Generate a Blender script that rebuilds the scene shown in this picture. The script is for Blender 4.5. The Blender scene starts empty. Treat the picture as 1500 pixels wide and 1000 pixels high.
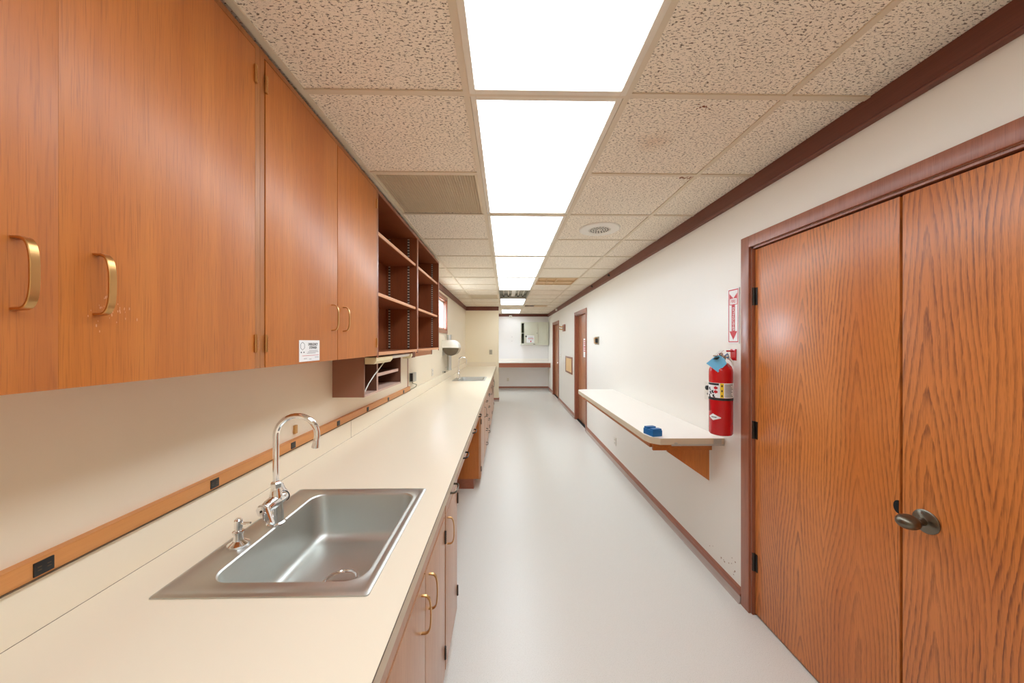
import bpy, bmesh, math, random
from mathutils import Vector, Matrix
random.seed(7)
S = bpy.context.scene
COL = S.collection
PI = math.pi

# ------------------------------------------------------------------ camera, light, exposure
CAMZ, CEIL = 1.568, 2.513
cd = bpy.data.cameras.new('camera'); cam = bpy.data.objects.new('camera', cd); COL.objects.link(cam)
cd.sensor_width = 36.0; cd.lens = 12.0; cd.clip_start = 0.02
cd.shift_y = 1.0/1500
cam.location = (0, 0, CAMZ)
cam.rotation_euler = (PI/2, 0, -math.atan(9/500))
S.camera = cam
S.view_settings.view_transform = 'Standard'; S.view_settings.look = 'None'
S.view_settings.gamma = 1.0; S.view_settings.use_curve_mapping = False
S.view_settings.exposure = 0.0
S.cycles.max_bounces = 16; S.cycles.diffuse_bounces = 8; S.cycles.glossy_bounces = 6
S.cycles.sample_clamp_indirect = 8.0
LAMP = 5.9            # radiance of the ceiling light lenses
LAMP_COL = (0.89, 1.0, 1.09)
SKY = 46.0
w = bpy.data.worlds.new('world'); S.world = w; w.use_nodes = True
nt = w.node_tree; bg = nt.nodes['Background']; bg.inputs[1].default_value = SKY
tcw = nt.nodes.new('ShaderNodeTexCoord'); sxw = nt.nodes.new('ShaderNodeSeparateXYZ'); rw = nt.nodes.new('ShaderNodeValToRGB')
mrw = nt.nodes.new('ShaderNodeMapRange'); mrw.inputs[1].default_value = -1.0
nt.links.new(tcw.outputs['Generated'], sxw.inputs[0]); nt.links.new(sxw.outputs[2], mrw.inputs[0]); nt.links.new(mrw.outputs[0], rw.inputs[0]); nt.links.new(rw.outputs[0], bg.inputs[0])
el = rw.color_ramp.elements; el[0].position = 0.47; el[0].color = (0.16, 0.17, 0.17, 1); el[1].position = 0.53; el[1].color = (0.74, 0.86, 1.0, 1)

# ------------------------------------------------------------------ material helpers
class NT:
    def __init__(s, name):
        s.m = bpy.data.materials.new(name); s.m.use_nodes = True
        s.t = s.m.node_tree; s.n = s.t.nodes; s.b = s.n['Principled BSDF']
    def new(s, typ, **kw):
        n = s.n.new(typ)
        for k, v in kw.items(): setattr(n, k, v)
        return n
    def link(s, a, b): s.t.links.new(a, b)
    def put(s, inp, v):
        if hasattr(v, 'is_output'): s.link(v, inp)
        else: inp.default_value = v
    def math(s, op, a, b=0.0, clamp=False):
        n = s.new('ShaderNodeMath', operation=op); n.use_clamp = clamp
        s.put(n.inputs[0], a); s.put(n.inputs[1], b); return n.outputs[0]
    def coord(s, scale=(1, 1, 1), offset=None):
        tc = s.new('ShaderNodeTexCoord'); mp = s.new('ShaderNodeMapping')
        s.link(tc.outputs['Object'], mp.inputs[0]); mp.inputs['Scale'].default_value = scale
        if offset is not None: s.link(offset, mp.inputs['Location'])
        return mp.outputs[0]
    def noise(s, vec, scale=1.0, detail=2.0, rough=0.5, dist=0.0, col=False):
        n = s.new('ShaderNodeTexNoise'); s.link(vec, n.inputs['Vector'])
        n.inputs['Scale'].default_value = scale; n.inputs['Detail'].default_value = detail
        n.inputs['Roughness'].default_value = rough; n.inputs['Distortion'].default_value = dist
        return n.outputs[1 if col else 0]
    def ramp(s, fac, stops):
        n = s.new('ShaderNodeValToRGB'); s.link(fac, n.inputs[0]); e = n.color_ramp.elements
        while len(e) < len(stops): e.new(0.5)
        for k, (p, c) in zip(e, stops):
            k.position = p; k.color = (c if len(c) == 4 else (*c, 1)) if hasattr(c, '__len__') else (c, c, c, 1)
        return n.outputs[0]
    def mix(s, f, a, b, mode='MIX'):
        n = s.new('ShaderNodeMix', data_type='RGBA', blend_type=mode)
        s.put(n.inputs[0], f)
        for i, v in ((6, a), (7, b)):
            s.put(n.inputs[i], (*v, 1) if isinstance(v, tuple) and len(v) == 3 else v)
        return n.outputs[2]
    def bump(s, h, strength=0.2, dist=0.01):
        n = s.new('ShaderNodeBump'); s.link(h, n.inputs['Height'])
        n.inputs['Strength'].default_value = strength; n.inputs['Distance'].default_value = dist
        s.link(n.outputs[0], s.b.inputs['Normal'])
    def fin(s, col, rough=0.5, metal=0.0, spec=0.5, coat=0.0, coat_rough=0.1):
        s.put(s.b.inputs['Base Color'], (*col, 1) if isinstance(col, tuple) and len(col) == 3 else col)
        s.put(s.b.inputs['Roughness'], rough); s.b.inputs['Metallic'].default_value = metal
        s.b.inputs['Specular IOR Level'].default_value = spec
        s.b.inputs['Coat Weight'].default_value = coat; s.b.inputs['Coat Roughness'].default_value = coat_rough
        return s.m
    def rnd(s):
        return s.math('MULTIPLY', s.new('ShaderNodeObjectInfo').outputs['Random'], 37.0)

def srgb(r, g, b):
    f = lambda c: (c/255/12.92) if c/255 <= 0.04045 else ((c/255+0.055)/1.055)**2.4
    return (f(r), f(g), f(b))

def paint(name, col, rough=0.5, spec=0.4, var=0.04, bump=0.05):
    k = NT(name); v = k.coord()
    n = k.noise(v, 1.3, 3)
    c = k.mix(n, tuple(x*(1-var) for x in col), tuple(min(1, x*(1+var)) for x in col))
    if bump: k.bump(k.noise(v, 180, 2), bump, 0.002)
    return k.fin(c, rough, 0, spec)
def plain(name, col, rough=0.5, metal=0.0, spec=0.5):
    k = NT(name); v = k.coord()
    c = k.mix(k.noise(v, 9, 2), tuple(x*0.96 for x in col), tuple(min(1, x*1.03) for x in col))
    return k.fin(c, rough, metal, spec)

def wood(name, a, b, dark, axis='Z', rough=0.40, coat=0.14, pore=0.42, band=7.0):
    """straight-grained veneer, the grain running along axis"""
    k = NT(name)
    sc = {'Z': (1, 1, 0.045), 'Y': (1, 0.045, 1), 'X': (0.045, 1, 1)}[axis]
    r = k.rnd(); v = k.coord(sc, r)
    n1 = k.noise(v, band, 3, 0.6, 0.3)
    n2 = k.noise(v, band*9, 3, 0.6)
    sc2 = tuple(x*(1 if x == 1 else 0.55) for x in sc)
    n3 = k.noise(k.coord(sc2, r), 420, 2, 0.6)
    c = k.mix(k.ramp(n1, [(0.3, 0.0), (0.72, 1.0)]), a, b)
    c = k.mix(k.math('MULTIPLY', k.ramp(n2, [(0.35, 0.0), (0.7, 1.0)]), 0.22), c, dark)
    c = k.mix(k.math('MULTIPLY', k.ramp(n3, [(0.52, 0.0), (0.68, 1.0)]), pore), c, dark)
    k.bump(n3, 0.08, 0.001)
    return k.fin(c, rough, 0, 0.45, coat, 0.22)

def oak(name, a, b, dark, rough=0.35):
    """flat-sawn oak veneer: cathedral figure in leaves side by side, grain along Z"""
    k = NT(name); tc = k.new('ShaderNodeTexCoord'); sp = k.new('ShaderNodeSeparateXYZ')
    k.link(tc.outputs['Object'], sp.inputs[0])
    r = k.rnd()
    y, z = k.math('ADD', sp.outputs[1], r), sp.outputs[2]
    wob = k.noise(k.coord((1, 0.6, 0.28), r), 2.2, 1, 0.5)
    y2 = k.math('ADD', y, k.math('MULTIPLY', k.math('SUBTRACT', wob, 0.5), 0.20))
    q = k.math('DIVIDE', y2, 0.26); fl = k.math('FLOOR', q)
    u = k.math('MULTIPLY', k.math('SUBTRACT', k.math('SUBTRACT', q, fl), 0.5), 0.26)
    wn = k.new('ShaderNodeTexWhiteNoise', noise_dimensions='1D'); k.link(fl, wn.inputs['W'])
    hyp = k.math('SQRT', k.math('ADD', k.math('MULTIPLY', u, u), 0.00012))
    big = k.noise(k.coord((1, 0.9, 0.42), r), 3.0, 2, 0.45)
    f = k.math('ADD', k.math('MULTIPLY', z, 4.6), k.math('MULTIPLY', hyp, 62.0))
    f = k.math('ADD', f, k.math('MULTIPLY', big, 7.0))
    f = k.math('ADD', f, k.math('MULTIPLY', wn.outputs[0], 9.0))
    fine = k.noise(k.coord((1, 1, 0.10), r), 130, 3, 0.6)
    f = k.math('ADD', f, k.math('MULTIPLY', fine, 0.5))
    g = k.math('FRACT', f)                                   # earlywood bands: sharp on one side, fading on the other
    line = k.ramp(g, [(0.0, 0.0), (0.45, 0.12), (0.84, 1.0), (0.93, 0.9), (1.0, 0.0)])
    dash = k.ramp(k.noise(k.coord((1, 1, 0.07), r), 300, 2, 0.6), [(0.36, 0.25), (0.56, 1.0)])
    mod = k.ramp(k.noise(k.coord((1, 4, 0.7), r), 2.0, 2), [(0.3, 0.35), (0.65, 1.0)])
    pores = k.ramp(k.noise(k.coord((1, 1, 0.03), r), 420, 2, 0.7), [(0.5, 0.0), (0.66, 1.0)])
    tone = k.noise(k.coord((1, 1, 0.1), r), 5.5, 2)
    c = k.mix(k.ramp(tone, [(0.3, 0.0), (0.7, 1.0)]), a, b)
    c = k.mix(k.math('MULTIPLY', k.math('MULTIPLY', k.math('MULTIPLY', line, mod), dash), 0.85), c, dark)
    c = k.mix(k.math('MULTIPLY', pores, 0.28), c, dark)
    return k.fin(c, rough, 0, 0.45, 0.22, 0.2)

M = {}
TA, TB, TD = srgb(186, 106, 42), srgb(204, 125, 55), srgb(140, 76, 34)
for ax in 'XYZ':
    M['teak'+ax] = wood('teak_grain_'+ax, TA, TB, TD, ax)
    M['trim'+ax] = wood('stained_trim_'+ax, srgb(150, 88, 62), srgb(170, 104, 76), srgb(96, 50, 32), ax, 0.35, 0.3, 0.4)
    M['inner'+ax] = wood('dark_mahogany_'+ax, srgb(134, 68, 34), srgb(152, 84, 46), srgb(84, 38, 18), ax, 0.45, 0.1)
    M['edge'+ax] = wood('raw_shelf_edge_'+ax, srgb(214, 150, 104), srgb(228, 172, 128), srgb(176, 108, 66), ax, 0.5, 0.1, 0.3)
    M['crown'+ax] = wood('crown_stain_'+ax, srgb(110, 58, 42), srgb(124, 68, 50), srgb(78, 38, 26), ax, 0.5, 0.05, 0.3)
M['oak'] = oak('oak_door_veneer', srgb(200, 116, 51), srgb(214, 132, 65), srgb(98, 44, 19))
M['oak2'] = oak('brown_oak_door_veneer', srgb(176, 114, 74), srgb(190, 128, 88), srgb(98, 54, 34))
M['stile'] = wood('face_frame_wood', srgb(170, 106, 54), srgb(184, 120, 64), srgb(120, 70, 34), 'Z')
M['cove'] = plain('mauve_grey_cove_base', srgb(178, 160, 150), 0.35)
M['sheen_teak'] = wood('teak_painted_sheen', srgb(186, 132, 92), srgb(200, 150, 112), srgb(146, 94, 62), 'Z', 0.36, 0.35)  # same teak, paled so its colour carries the grazing sheen off the floor
M['race'] = wood('raceway_wood', srgb(206, 138, 76), srgb(216, 150, 88), srgb(180, 112, 58), 'Y', 0.45, 0.1, 0.15)
M['wall'] = paint('cream_wall_paint', srgb(238, 226, 204), 0.42, 0.45)
M['wall_r'] = paint('warm_white_wall_paint', srgb(234, 229, 220), 0.34, 0.5, 0.02, 0.03)
M['wall_y'] = paint('yellow_cream_wall_paint', srgb(248, 236, 210), 0.42, 0.4)
M['wall_w'] = paint('white_wall_paint', srgb(238, 234, 232), 0.5, 0.4)
M['laminate'] = paint('cream_laminate', srgb(240, 228, 206), 0.30, 0.5, 0.012, 0.0)
M['laminate_w'] = paint('white_laminate', srgb(244, 238, 230), 0.30, 0.5, 0.012, 0.0)
M['band'] = plain('laminate_edge_band', srgb(206, 190, 164), 0.4)
M['seam'] = plain('dark_seam', srgb(96, 78, 58), 0.7)
M['grid'] = plain('grid_paint', srgb(222, 208, 184), 0.45)
M['white'] = plain('white_enamel', srgb(236, 232, 222), 0.35)
M['frame'] = plain('light_frame_enamel', srgb(232, 224, 208), 0.4)
M['black'] = plain('black_plastic', (0.012, 0.012, 0.012), 0.35)
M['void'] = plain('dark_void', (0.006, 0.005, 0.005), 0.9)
M['chrome'] = plain('chrome', (0.86, 0.86, 0.87), 0.07, 1.0)
M['brass'] = plain('aged_brass', srgb(206, 160, 104), 0.28, 1.0)
M['bronze'] = plain('dark_bronze', srgb(116, 110, 98), 0.32, 1.0)
M['hinge'] = plain('dark_hinge_steel', srgb(70, 66, 62), 0.35, 0.9)
M['red'] = plain('red_enamel', srgb(196, 18, 26), 0.22)
M['redflat'] = plain('red_print', srgb(198, 26, 40), 0.45)
M['paper'] = plain('white_paper', srgb(240, 240, 240), 0.6)
M['plate'] = plain('plate_plastic', srgb(226, 220, 208), 0.4)
M['steelplate'] = plain('steel_plate', srgb(176, 168, 152), 0.35, 0.8)
M['yellow'] = plain('yellow_print', srgb(242, 206, 30), 0.45)
M['ink'] = plain('black_ink', (0.015, 0.015, 0.018), 0.6)
M['grey'] = plain('grey_ink', srgb(150, 150, 152), 0.6)
M['bluecard'] = plain('blue_card', srgb(118, 200, 244), 0.6)
M['blue'] = plain('blue_plastic', srgb(22, 104, 164), 0.35)
M['cork'] = paint('tan_board', srgb(232, 196, 146), 0.8, 0.2, 0.08)
M['metal_cab'] = plain('pale_green_grey_enamel', srgb(212, 212, 194), 0.4)
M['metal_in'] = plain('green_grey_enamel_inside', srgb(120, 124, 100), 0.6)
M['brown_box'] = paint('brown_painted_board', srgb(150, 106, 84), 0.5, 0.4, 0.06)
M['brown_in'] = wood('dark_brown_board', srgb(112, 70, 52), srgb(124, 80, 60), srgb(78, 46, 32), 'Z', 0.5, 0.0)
M['pinkedge'] = plain('pale_board_edge', srgb(206, 172, 156), 0.55)
M['cream_metal'] = plain('cream_metal', srgb(234, 220, 178), 0.4)
M['cord'] = plain('white_cord', srgb(232, 230, 222), 0.5)
M['greencord'] = plain('olive_cord', srgb(112, 112, 84), 0.5)
M['greybox'] = plain('grey_box_steel', srgb(184, 182, 172), 0.4, 0.3)
M['smoke'] = plain('smoked_plastic', srgb(96, 84, 68), 0.12)
M['grille_paint'] = plain('grille_paint', srgb(232, 218, 190), 0.5)
M['rust'] = plain('tan_vent_enamel', srgb(206, 172, 128), 0.5)
M['dirt'] = plain('brown_stain', srgb(136, 84, 48), 0.9)

def mk_steel():
    k = NT('brushed_steel'); v = k.coord((3, 0.12, 3))
    n = k.noise(v, 160, 3)
    c = k.mix(n, (0.61, 0.62, 0.59), (0.65, 0.66, 0.63))
    return k.fin(c, 0.42, 1.0)
M['steel'] = mk_steel()
def mk_tile():
    k = NT('fissured_ceiling_tile'); v = k.coord((84, 190, 76))
    wv = k.coord((14, 14, 14)); d = k.noise(wv, 1, 2, col=True)
    va = k.new('ShaderNodeVectorMath', operation='MULTIPLY_ADD'); k.link(d, va.inputs[0]); va.inputs[1].default_value = (3, 5, 0); k.link(v, va.inputs[2])
    n = k.noise(va.outputs[0], 1.0, 2.5, 0.62)
    pit = k.ramp(n, [(0.375, 1.0), (0.45, 0.0)])
    pin = k.ramp(k.noise(k.coord((1, 1, 1)), 420, 1), [(0.27, 1.0), (0.33, 0.0)])
    holes = k.math('MAXIMUM', pit, k.math('MULTIPLY', pin, 0.7))
    tone = k.noise(k.coord(), 1.7, 2)
    base = k.mix(tone, srgb(248, 238, 220), srgb(252, 243, 228))
    # two old water stains
    tc = k.new('ShaderNodeTexCoord'); sp = k.new('ShaderNodeVectorMath', operation='DISTANCE')
    k.link(tc.outputs['Object'], sp.inputs[0]); sp.inputs[1].default_value = (0.70, 1.60, CEIL)
    st = k.math('MULTIPLY', k.ramp(k.math('ADD', sp.outputs['Value'], k.math('MULTIPLY', k.noise(k.coord(), 18, 3), 0.09)), [(0.02, 1.0), (0.15, 0.0)]), 0.35)
    base = k.mix(st, base, srgb(206, 150, 84))
    c = k.mix(k.math('MULTIPLY', holes, 0.86), base, srgb(92, 76, 54))
    k.bump(k.math('SUBTRACT', 1.0, holes), 0.5, 0.004)
    return k.fin(c, 0.9, 0, 0.2)
M['tile'] = mk_tile()
def mk_floor():
    k = NT('speckled_vinyl_floor'); v = k.coord()
    sp = k.noise(v, 260, 2, 0.7); sp2 = k.noise(v, 130, 2, 0.7)
    base = srgb(227, 225, 218)
    c = k.mix(k.ramp(sp, [(0.3, 0.5), (0.45, 0.0)]), base, srgb(176, 170, 156))
    c = k.mix(k.ramp(sp2, [(0.62, 0.0), (0.75, 0.6)]), c, srgb(240, 240, 236))
    k.bump(sp2, 0.02, 0.002)
    return k.fin(c, 0.3, 0, 0.5)
M['floor'] = mk_floor()
def mk_lens():
    k = NT('ceiling_light_lens'); v = k.coord()
    k.b.inputs['Emission Color'].default_value = (*LAMP_COL, 1); k.b.inputs['Emission Strength'].default_value = LAMP
    return k.fin((0.8, 0.8, 0.8), 0.4)
M['lens'] = mk_lens()
def mk_uclens():
    return NT('white_lens').fin((0.86, 0.86, 0.84), 0.3)
M['uclens'] = mk_uclens()
def mk_glass():
    k = NT('window_glass'); g = k.new('ShaderNodeBsdfGlossy'); t = k.new('ShaderNodeBsdfTransparent')
    g.inputs['Roughness'].default_value = 0.02; t.inputs[0].default_value = (0.95, 0.97, 0.97, 1)
    mx = k.new('ShaderNodeMixShader'); mx.inputs[0].default_value = 0.06
    k.link(t.outputs[0], mx.inputs[1]); k.link(g.outputs[0], mx.inputs[2])
    k.link(mx.outputs[0], k.n['Material Output'].inputs[0]); return k.m
M['glass'] = mk_glass()
def mk_std():
    k = NT('slotted_shelf_standard'); tc = k.new('ShaderNodeTexCoord'); sp = k.new('ShaderNodeSeparateXYZ')
    k.link(tc.outputs['Object'], sp.inputs[0])
    f = k.math('FRACT', k.math('MULTIPLY', sp.outputs[2], 42.0))
    return k.fin(k.mix(k.math('LESS_THAN', f, 0.45), srgb(196, 186, 172), (0.02, 0.015, 0.01)), 0.4, 0.3)
M['standard'] = mk_std()

# ------------------------------------------------------------------ mesh helpers
class MB:
    def __init__(s): s.bm = bmesh.new()
    def box(s, x0, x1, y0, y1, z0, z1, bev=0.0, seg=2):
        b = bmesh.new()
        vs = [b.verts.new((x, y, z)) for x in (x0, x1) for y in (y0, y1) for z in (z0, z1)]
        for q in ((0,1,3,2), (4,6,7,5), (0,4,5,1), (2,3,7,6), (0,2,6,4), (1,5,7,3)): b.faces.new([vs[i] for i in q])
        bmesh.ops.recalc_face_normals(b, faces=b.faces)
        if bev: bmesh.ops.bevel(b, geom=list(b.edges), offset=bev, segments=seg, profile=0.7, affect='EDGES')
        s._add(b); return s
    def _add(s, b, mat=None):
        me = bpy.data.meshes.new('t'); b.to_mesh(me); b.free()
        if mat is not None: me.transform(mat)
        s.bm.from_mesh(me); bpy.data.meshes.remove(me)
    def ring(s, pts): return [s.bm.verts.new(p) for p in pts]
    def bridge(s, a, b):
        n = len(a)
        for i in range(n): s.bm.faces.new((a[i], a[(i+1) % n], b[(i+1) % n], b[i]))
    def loft(s, rings, cap0=True, cap1=True):
        rs = [s.ring(r) for r in rings]
        for a, b in zip(rs, rs[1:]): s.bridge(a, b)
        if cap0: s.bm.faces.new(rs[0])
        if cap1: s.bm.faces.new(rs[-1])
        return s
    def lathe(s, prof, org=(0, 0, 0), axis=(0, 0, 1), n=28, cap=True):
        """prof: (radius, height) pairs along axis"""
        q = Vector((0, 0, 1)).rotation_difference(Vector(axis).normalized()); o = Vector(org)
        rings = [[o + q @ Vector((r*math.cos(2*PI*i/n), r*math.sin(2*PI*i/n), h)) for i in range(n)] for r, h in prof]
        return s.loft(rings, cap, cap)
    def cyl(s, a, b, r, n=20):
        a, b = Vector(a), Vector(b); return s.lathe([(r, 0), (r, (b-a).length)], a, b-a, n)
    def tube(s, pts, r, n=12):
        pts = [Vector(p) for p in pts]; rr = r if hasattr(r, '__len__') else [r]*len(pts)
        t = (pts[1]-pts[0]).normalized(); u = t.orthogonal().normalized(); rings = []
        for i, p in enumerate(pts):
            t2 = (pts[min(i+1, len(pts)-1)] - pts[max(i-1, 0)]).normalized()
            u = t.rotation_difference(t2) @ u; t = t2; v = t.cross(u)
            rings.append([p + rr[i]*(math.cos(2*PI*k/n)*u + math.sin(2*PI*k/n)*v) for k in range(n)])
        return s.loft(rings)
    def strap(s, pts, wdir, w, th):
        """flat bar of width w along wdir, thickness th, swept along pts"""
        pts = [Vector(p) for p in pts]; wd = Vector(wdir).normalized(); rings = []
        for i, p in enumerate(pts):
            t = (pts[min(i+1, len(pts)-1)] - pts[max(i-1, 0)]).normalized(); nn = t.cross(wd).normalized()
            c = 0.25*th
            rings.append([p + a*wd*w/2 + b*nn*th/2 for a, b in ((-1, -.5), (-.86, -1), (.86, -1), (1, -.5), (1, .5), (.86, 1), (-.86, 1), (-1, .5))])
        return s.loft(rings)
    def prism(s, poly, axis, a, b):
        """extrude a 2-D polygon along axis ('x','y','z') from a to b; poly in the two other axes in order"""
        f = {'x': lambda p, t: (t, p[0], p[1]), 'y': lambda p, t: (p[0], t, p[1]), 'z': lambda p, t: (p[0], p[1], t)}[axis]
        return s.loft([[f(p, a) for p in poly], [f(p, b) for p in poly]])
    def obj(s, name, mat, parent=None, smooth=True, loc=None):
        bmesh.ops.recalc_face_normals(s.bm, faces=s.bm.faces)
        me = bpy.data.meshes.new(name); s.bm.to_mesh(me); s.bm.free()
        o = bpy.data.objects.new(name, me); COL.objects.link(o)
        base = Vector((0, 0, 0))
        if parent is not None:
            o.parent = parent; base = ROOT[parent.name]
        elif loc is not None:
            base = Vector(loc); o.location = base
        ROOT[o.name] = base
        me.transform(Matrix.Translation(-base))
        me.materials.append(M[mat] if isinstance(mat, str) else mat)
        if smooth:
            me.polygons.foreach_set('use_smooth', [True]*len(me.polygons)); me.set_sharp_from_angle(angle=math.radians(32))
        return o
ROOT = {}
def tag(o, label=None, cat=None, group=None, kind=None):
    for k, v in (('label', label), ('category', cat), ('group', group), ('kind', kind)):
        if v: o[k] = v
    return o
def thing(name, loc, label, cat, group=None, kind=None):
    o = bpy.data.objects.new(name, None); COL.objects.link(o); o.location = loc; o.empty_display_size = 0.05
    ROOT[o.name] = Vector(loc); return tag(o, label, cat, group, kind)
def box(*a, bev=0.0): return MB().box(*a, bev=bev)
def dup(root, delta, label=None):
    r = root.copy(); COL.objects.link(r); r.location = root.location + Vector(delta)
    if label: r['label'] = label
    for c in list(root.children):
        d = c.copy(); COL.objects.link(d); d.parent = r
        for g in list(c.children):
            e = g.copy(); COL.objects.link(e); e.parent = d
    return r
def text(body, size, mat, parent, mtx, name='lettering', ext=0.0004, align='CENTER', sx=1.0):
    c = bpy.data.curves.new('t', 'FONT'); c.body = body; c.size = size; c.align_x = align; c.align_y = 'CENTER'; c.extrude = ext
    t = bpy.data.objects.new('t', c); COL.objects.link(t)
    dg = bpy.context.evaluated_depsgraph_get(); me = bpy.data.meshes.new_from_object(t.evaluated_get(dg))
    bpy.data.objects.remove(t); bpy.data.curves.remove(c)
    b = MB(); me.transform(mtx @ Matrix.Diagonal((sx, 1, 1, 1))); b.bm.from_mesh(me); bpy.data.meshes.remove(me)
    return b.obj(name, mat, parent, smooth=False)
def basis(x, y, o):      # text frame: x = reading direction, y = up of the letters, o = origin
    x, y = Vector(x).normalized(), Vector(y).normalized(); z = x.cross(y)
    return Matrix(((x.x, y.x, z.x, o[0]), (x.y, y.y, z.y, o[1]), (x.z, y.z, z.z, o[2]), (0, 0, 0, 1)))

# ------------------------------------------------------------------ room shell
WR, WL, YF, YR, YB = 1.42, -1.07, 11.40, 9.07, -1.60
RX = -0.19                       # right end of the return wall
def struct(name, mb, mat, label, cat): return tag(mb.obj(name, mat, smooth=False), label, cat, kind='structure')
struct('floor', box(-1.3, 1.7, YB-.15, YF+.15, -0.1, 0.0), 'floor', 'off-white speckled sheet vinyl floor running down the long room', 'floor')
D1, D2, D3 = (0.475, 1.95, 2.116), (6.02, 6.93, 2.11), (9.16, 10.2, 2.09)
b = MB()
y0 = YB
for (a, c, h) in (D1, D2, D3):
    b.box(WR, WR+.16, y0, a, 0, 2.75); b.box(WR, WR+.16, a, c, h, 2.75); b.box(WR+.13, WR+.16, a, c, 0, h); y0 = c
b.box(WR, WR+.16, y0, YF+.15, 0, 2.75)
struct('wall_right', b, 'wall_r', 'long cream white wall on the right holding the doors and the shelf', 'wall')
chips = MB()
for _ in range(16):
    yy, zz = 2.05+abs(random.gauss(0, .16)), .11+abs(random.gauss(0, .07)); q = random.uniform(.002, .0045)
    chips.box(WR-.0006, WR+.001, yy-q, yy+q, zz-q*.7, zz+q*.7)
chips.obj('chipped_paint', 'dirt', bpy.data.objects['wall_right'], smooth=False)
W1, W2 = (5.15, 6.14, 1.775, 2.31), (9.85, 10.4, 1.3, 1.85)
b = MB(); y0 = YB
for (a, c, z0, z1) in (W1, W2):
    b.box(WL-.15, WL, y0, a, 0, 2.75); b.box(WL-.15, WL, a, c, 0, z0); b.box(WL-.15, WL, a, c, z1, 2.75); y0 = c
b.box(WL-.15, WL, y0, YF+.15, 0, 2.75)
struct('wall_left', b, 'wall', 'cream wall on the left behind the long counter', 'wall')
struct('wall_far', box(WL, WR, YF, YF+.15, 0, 2.75), 'wall_w', 'white wall at the far end with the green-grey cabinet', 'wall')
struct('wall_return', box(WL, RX, YR, YR+.12, 0, CEIL+.01), 'wall_y', 'yellow cream wall that closes the far end of the long counter', 'wall')
struct('wall_near', box(WL, WR, YB-.15, YB, 0, 2.75), 'wall', 'cream wall at the near end behind the viewpoint', 'wall')
# crown mouldings
def crown(name, poly, ax, a, c, mat, label):
    struct(name, MB().prism(poly, ax, a, c), mat, label, 'trim')
CZ = CEIL-.10
crown('trim_right', [(WR, CZ), (WR-.026, CZ), (WR-.030, CZ+.006), (WR-.026, CZ+.012), (WR-.022, CZ+.014), (WR-.022, CEIL-.002), (WR, CEIL-.002)], 'y', YB, YF, 'crownY', 'dark wood crown strip along the top of the right wall')
crown('trim_left', [(WL, CZ), (WL+.022, CZ), (WL+.022, CEIL-.002), (WL, CEIL-.002)], 'y', 3.97, YR, 'crownY', 'brown wood crown strip along the left wall past the open shelves')
crown('trim_far', [(YF, CZ+.01), (YF-.022, CZ+.01), (YF-.022, CEIL-.002), (YF, CEIL-.002)], 'x', WL, WR-.022, 'crownX', 'dark wood crown strip across the far wall')
crown('trim_return', [(YR, CZ-.005), (YR-.022, CZ-.005), (YR-.022, CEIL-.002), (YR, CEIL-.002)], 'x', WL+.022, RX, 'crownX', 'dark wood crown strip across the yellow cream wall')
# baseboards
def baseboard(name, b, mat, label, cv):
    o = struct(name, b, mat, label, 'baseboard'); cv.obj('cove_strip', 'cove', o, smooth=False)
bp = lambda x, s: [(x, .045), (x-s*.017, .045), (x-s*.018, .055), (x-s*.013, .062), (x-s*.013, .075), (x-s*.006, .086), (x, .09)]
bc = lambda x, s: [(x, 0), (x-s*.026, 0), (x-s*.020, .008), (x-s*.017, .02), (x-s*.017, .045), (x, .045)]
b = MB(); cv = MB()
for a, c in ((YB, .40), (2.02, 5.955), (6.995, 9.095), (10.265, YF-.018)): b.prism(bp(WR, 1), 'y', a, c); cv.prism(bc(WR, 1), 'y', a, c)
baseboard('baseboard_right', b, 'trimY', 'brown wood baseboard along the foot of the right wall', cv)
baseboard('baseboard_far', MB().prism(bp(YF, 1), 'x', WL, WR), 'trimX', 'brown wood baseboard along the far wall', MB().prism(bc(YF, 1), 'x', WL, WR))
b = MB().prism(bp(YR, 1), 'x', -.42, RX); b.box(RX, RX+.014, YR-.016, YR+.13, .045, .088)
baseboard('baseboard_return', b, 'trimX', 'short brown baseboard at the foot of the yellow cream wall', MB().prism(bc(YR, 1), 'x', -.42, RX+.012))

# ------------------------------------------------------------------ suspended ceiling
GX = [WL, -0.763, -0.149, 0.465, 1.08, WR]
P = 0.6135
GY = [1.295 + P*k for k in range(-5, 17)]
LIGHTS = [(-4, -2), (-2, 0), (0, 2), (2, 4), (4, 6), (6, 8)]      # rows of the lights, the fixture without a lens is 8..10, then 10..12
OPENROW, LASTROW = (8, 10), (10, 12)
gy = lambda k: 1.295 + P*k
skip = set()
for a, c in LIGHTS + [OPENROW, LASTROW, (14, 16)]:
    for k in range(a, c): skip.add((2, k))
skip |= {(1, 1), (1, 9), (3, 6)}
b = MB()
for i in range(5):
    for k in range(-5, 17):
        if (i, k) in skip: continue
        ya, yb = max(gy(k), YB), min(gy(k+1), YF)
        if yb <= ya: continue
        b.box(GX[i]+.0, GX[i+1]-.0, ya+.001, yb-.001, CEIL, CEIL+.02)
b.box(-1.3, 1.7, YB-.15, YF+.15, 2.74, 2.80)
ce = struct('ceiling', b, 'tile', 'suspended ceiling of tan fissured tiles in a white grid', 'ceiling')
g = MB()
for x in GX[1:5]: g.box(x-.012, x+.012, YB, YF-.02, CEIL-.006, CEIL+.001)
for k in range(-5, 17):
    y = gy(k)
    if YB < y < YF:
        for i in range(5):
            if i == 2 and any(a < k < c for a, c in LIGHTS + [OPENROW, LASTROW, (14, 16)]): continue
            g.box(GX[i]+(.012 if i else 0), GX[i+1]-(.012 if i < 4 else 0), y-.012, y+.012, CEIL-.006, CEIL+.001)
go = g.obj('grid', 'grid', ce, smooth=False); go['label'] = 'painted metal ceiling grid'
sm = MB()
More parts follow.
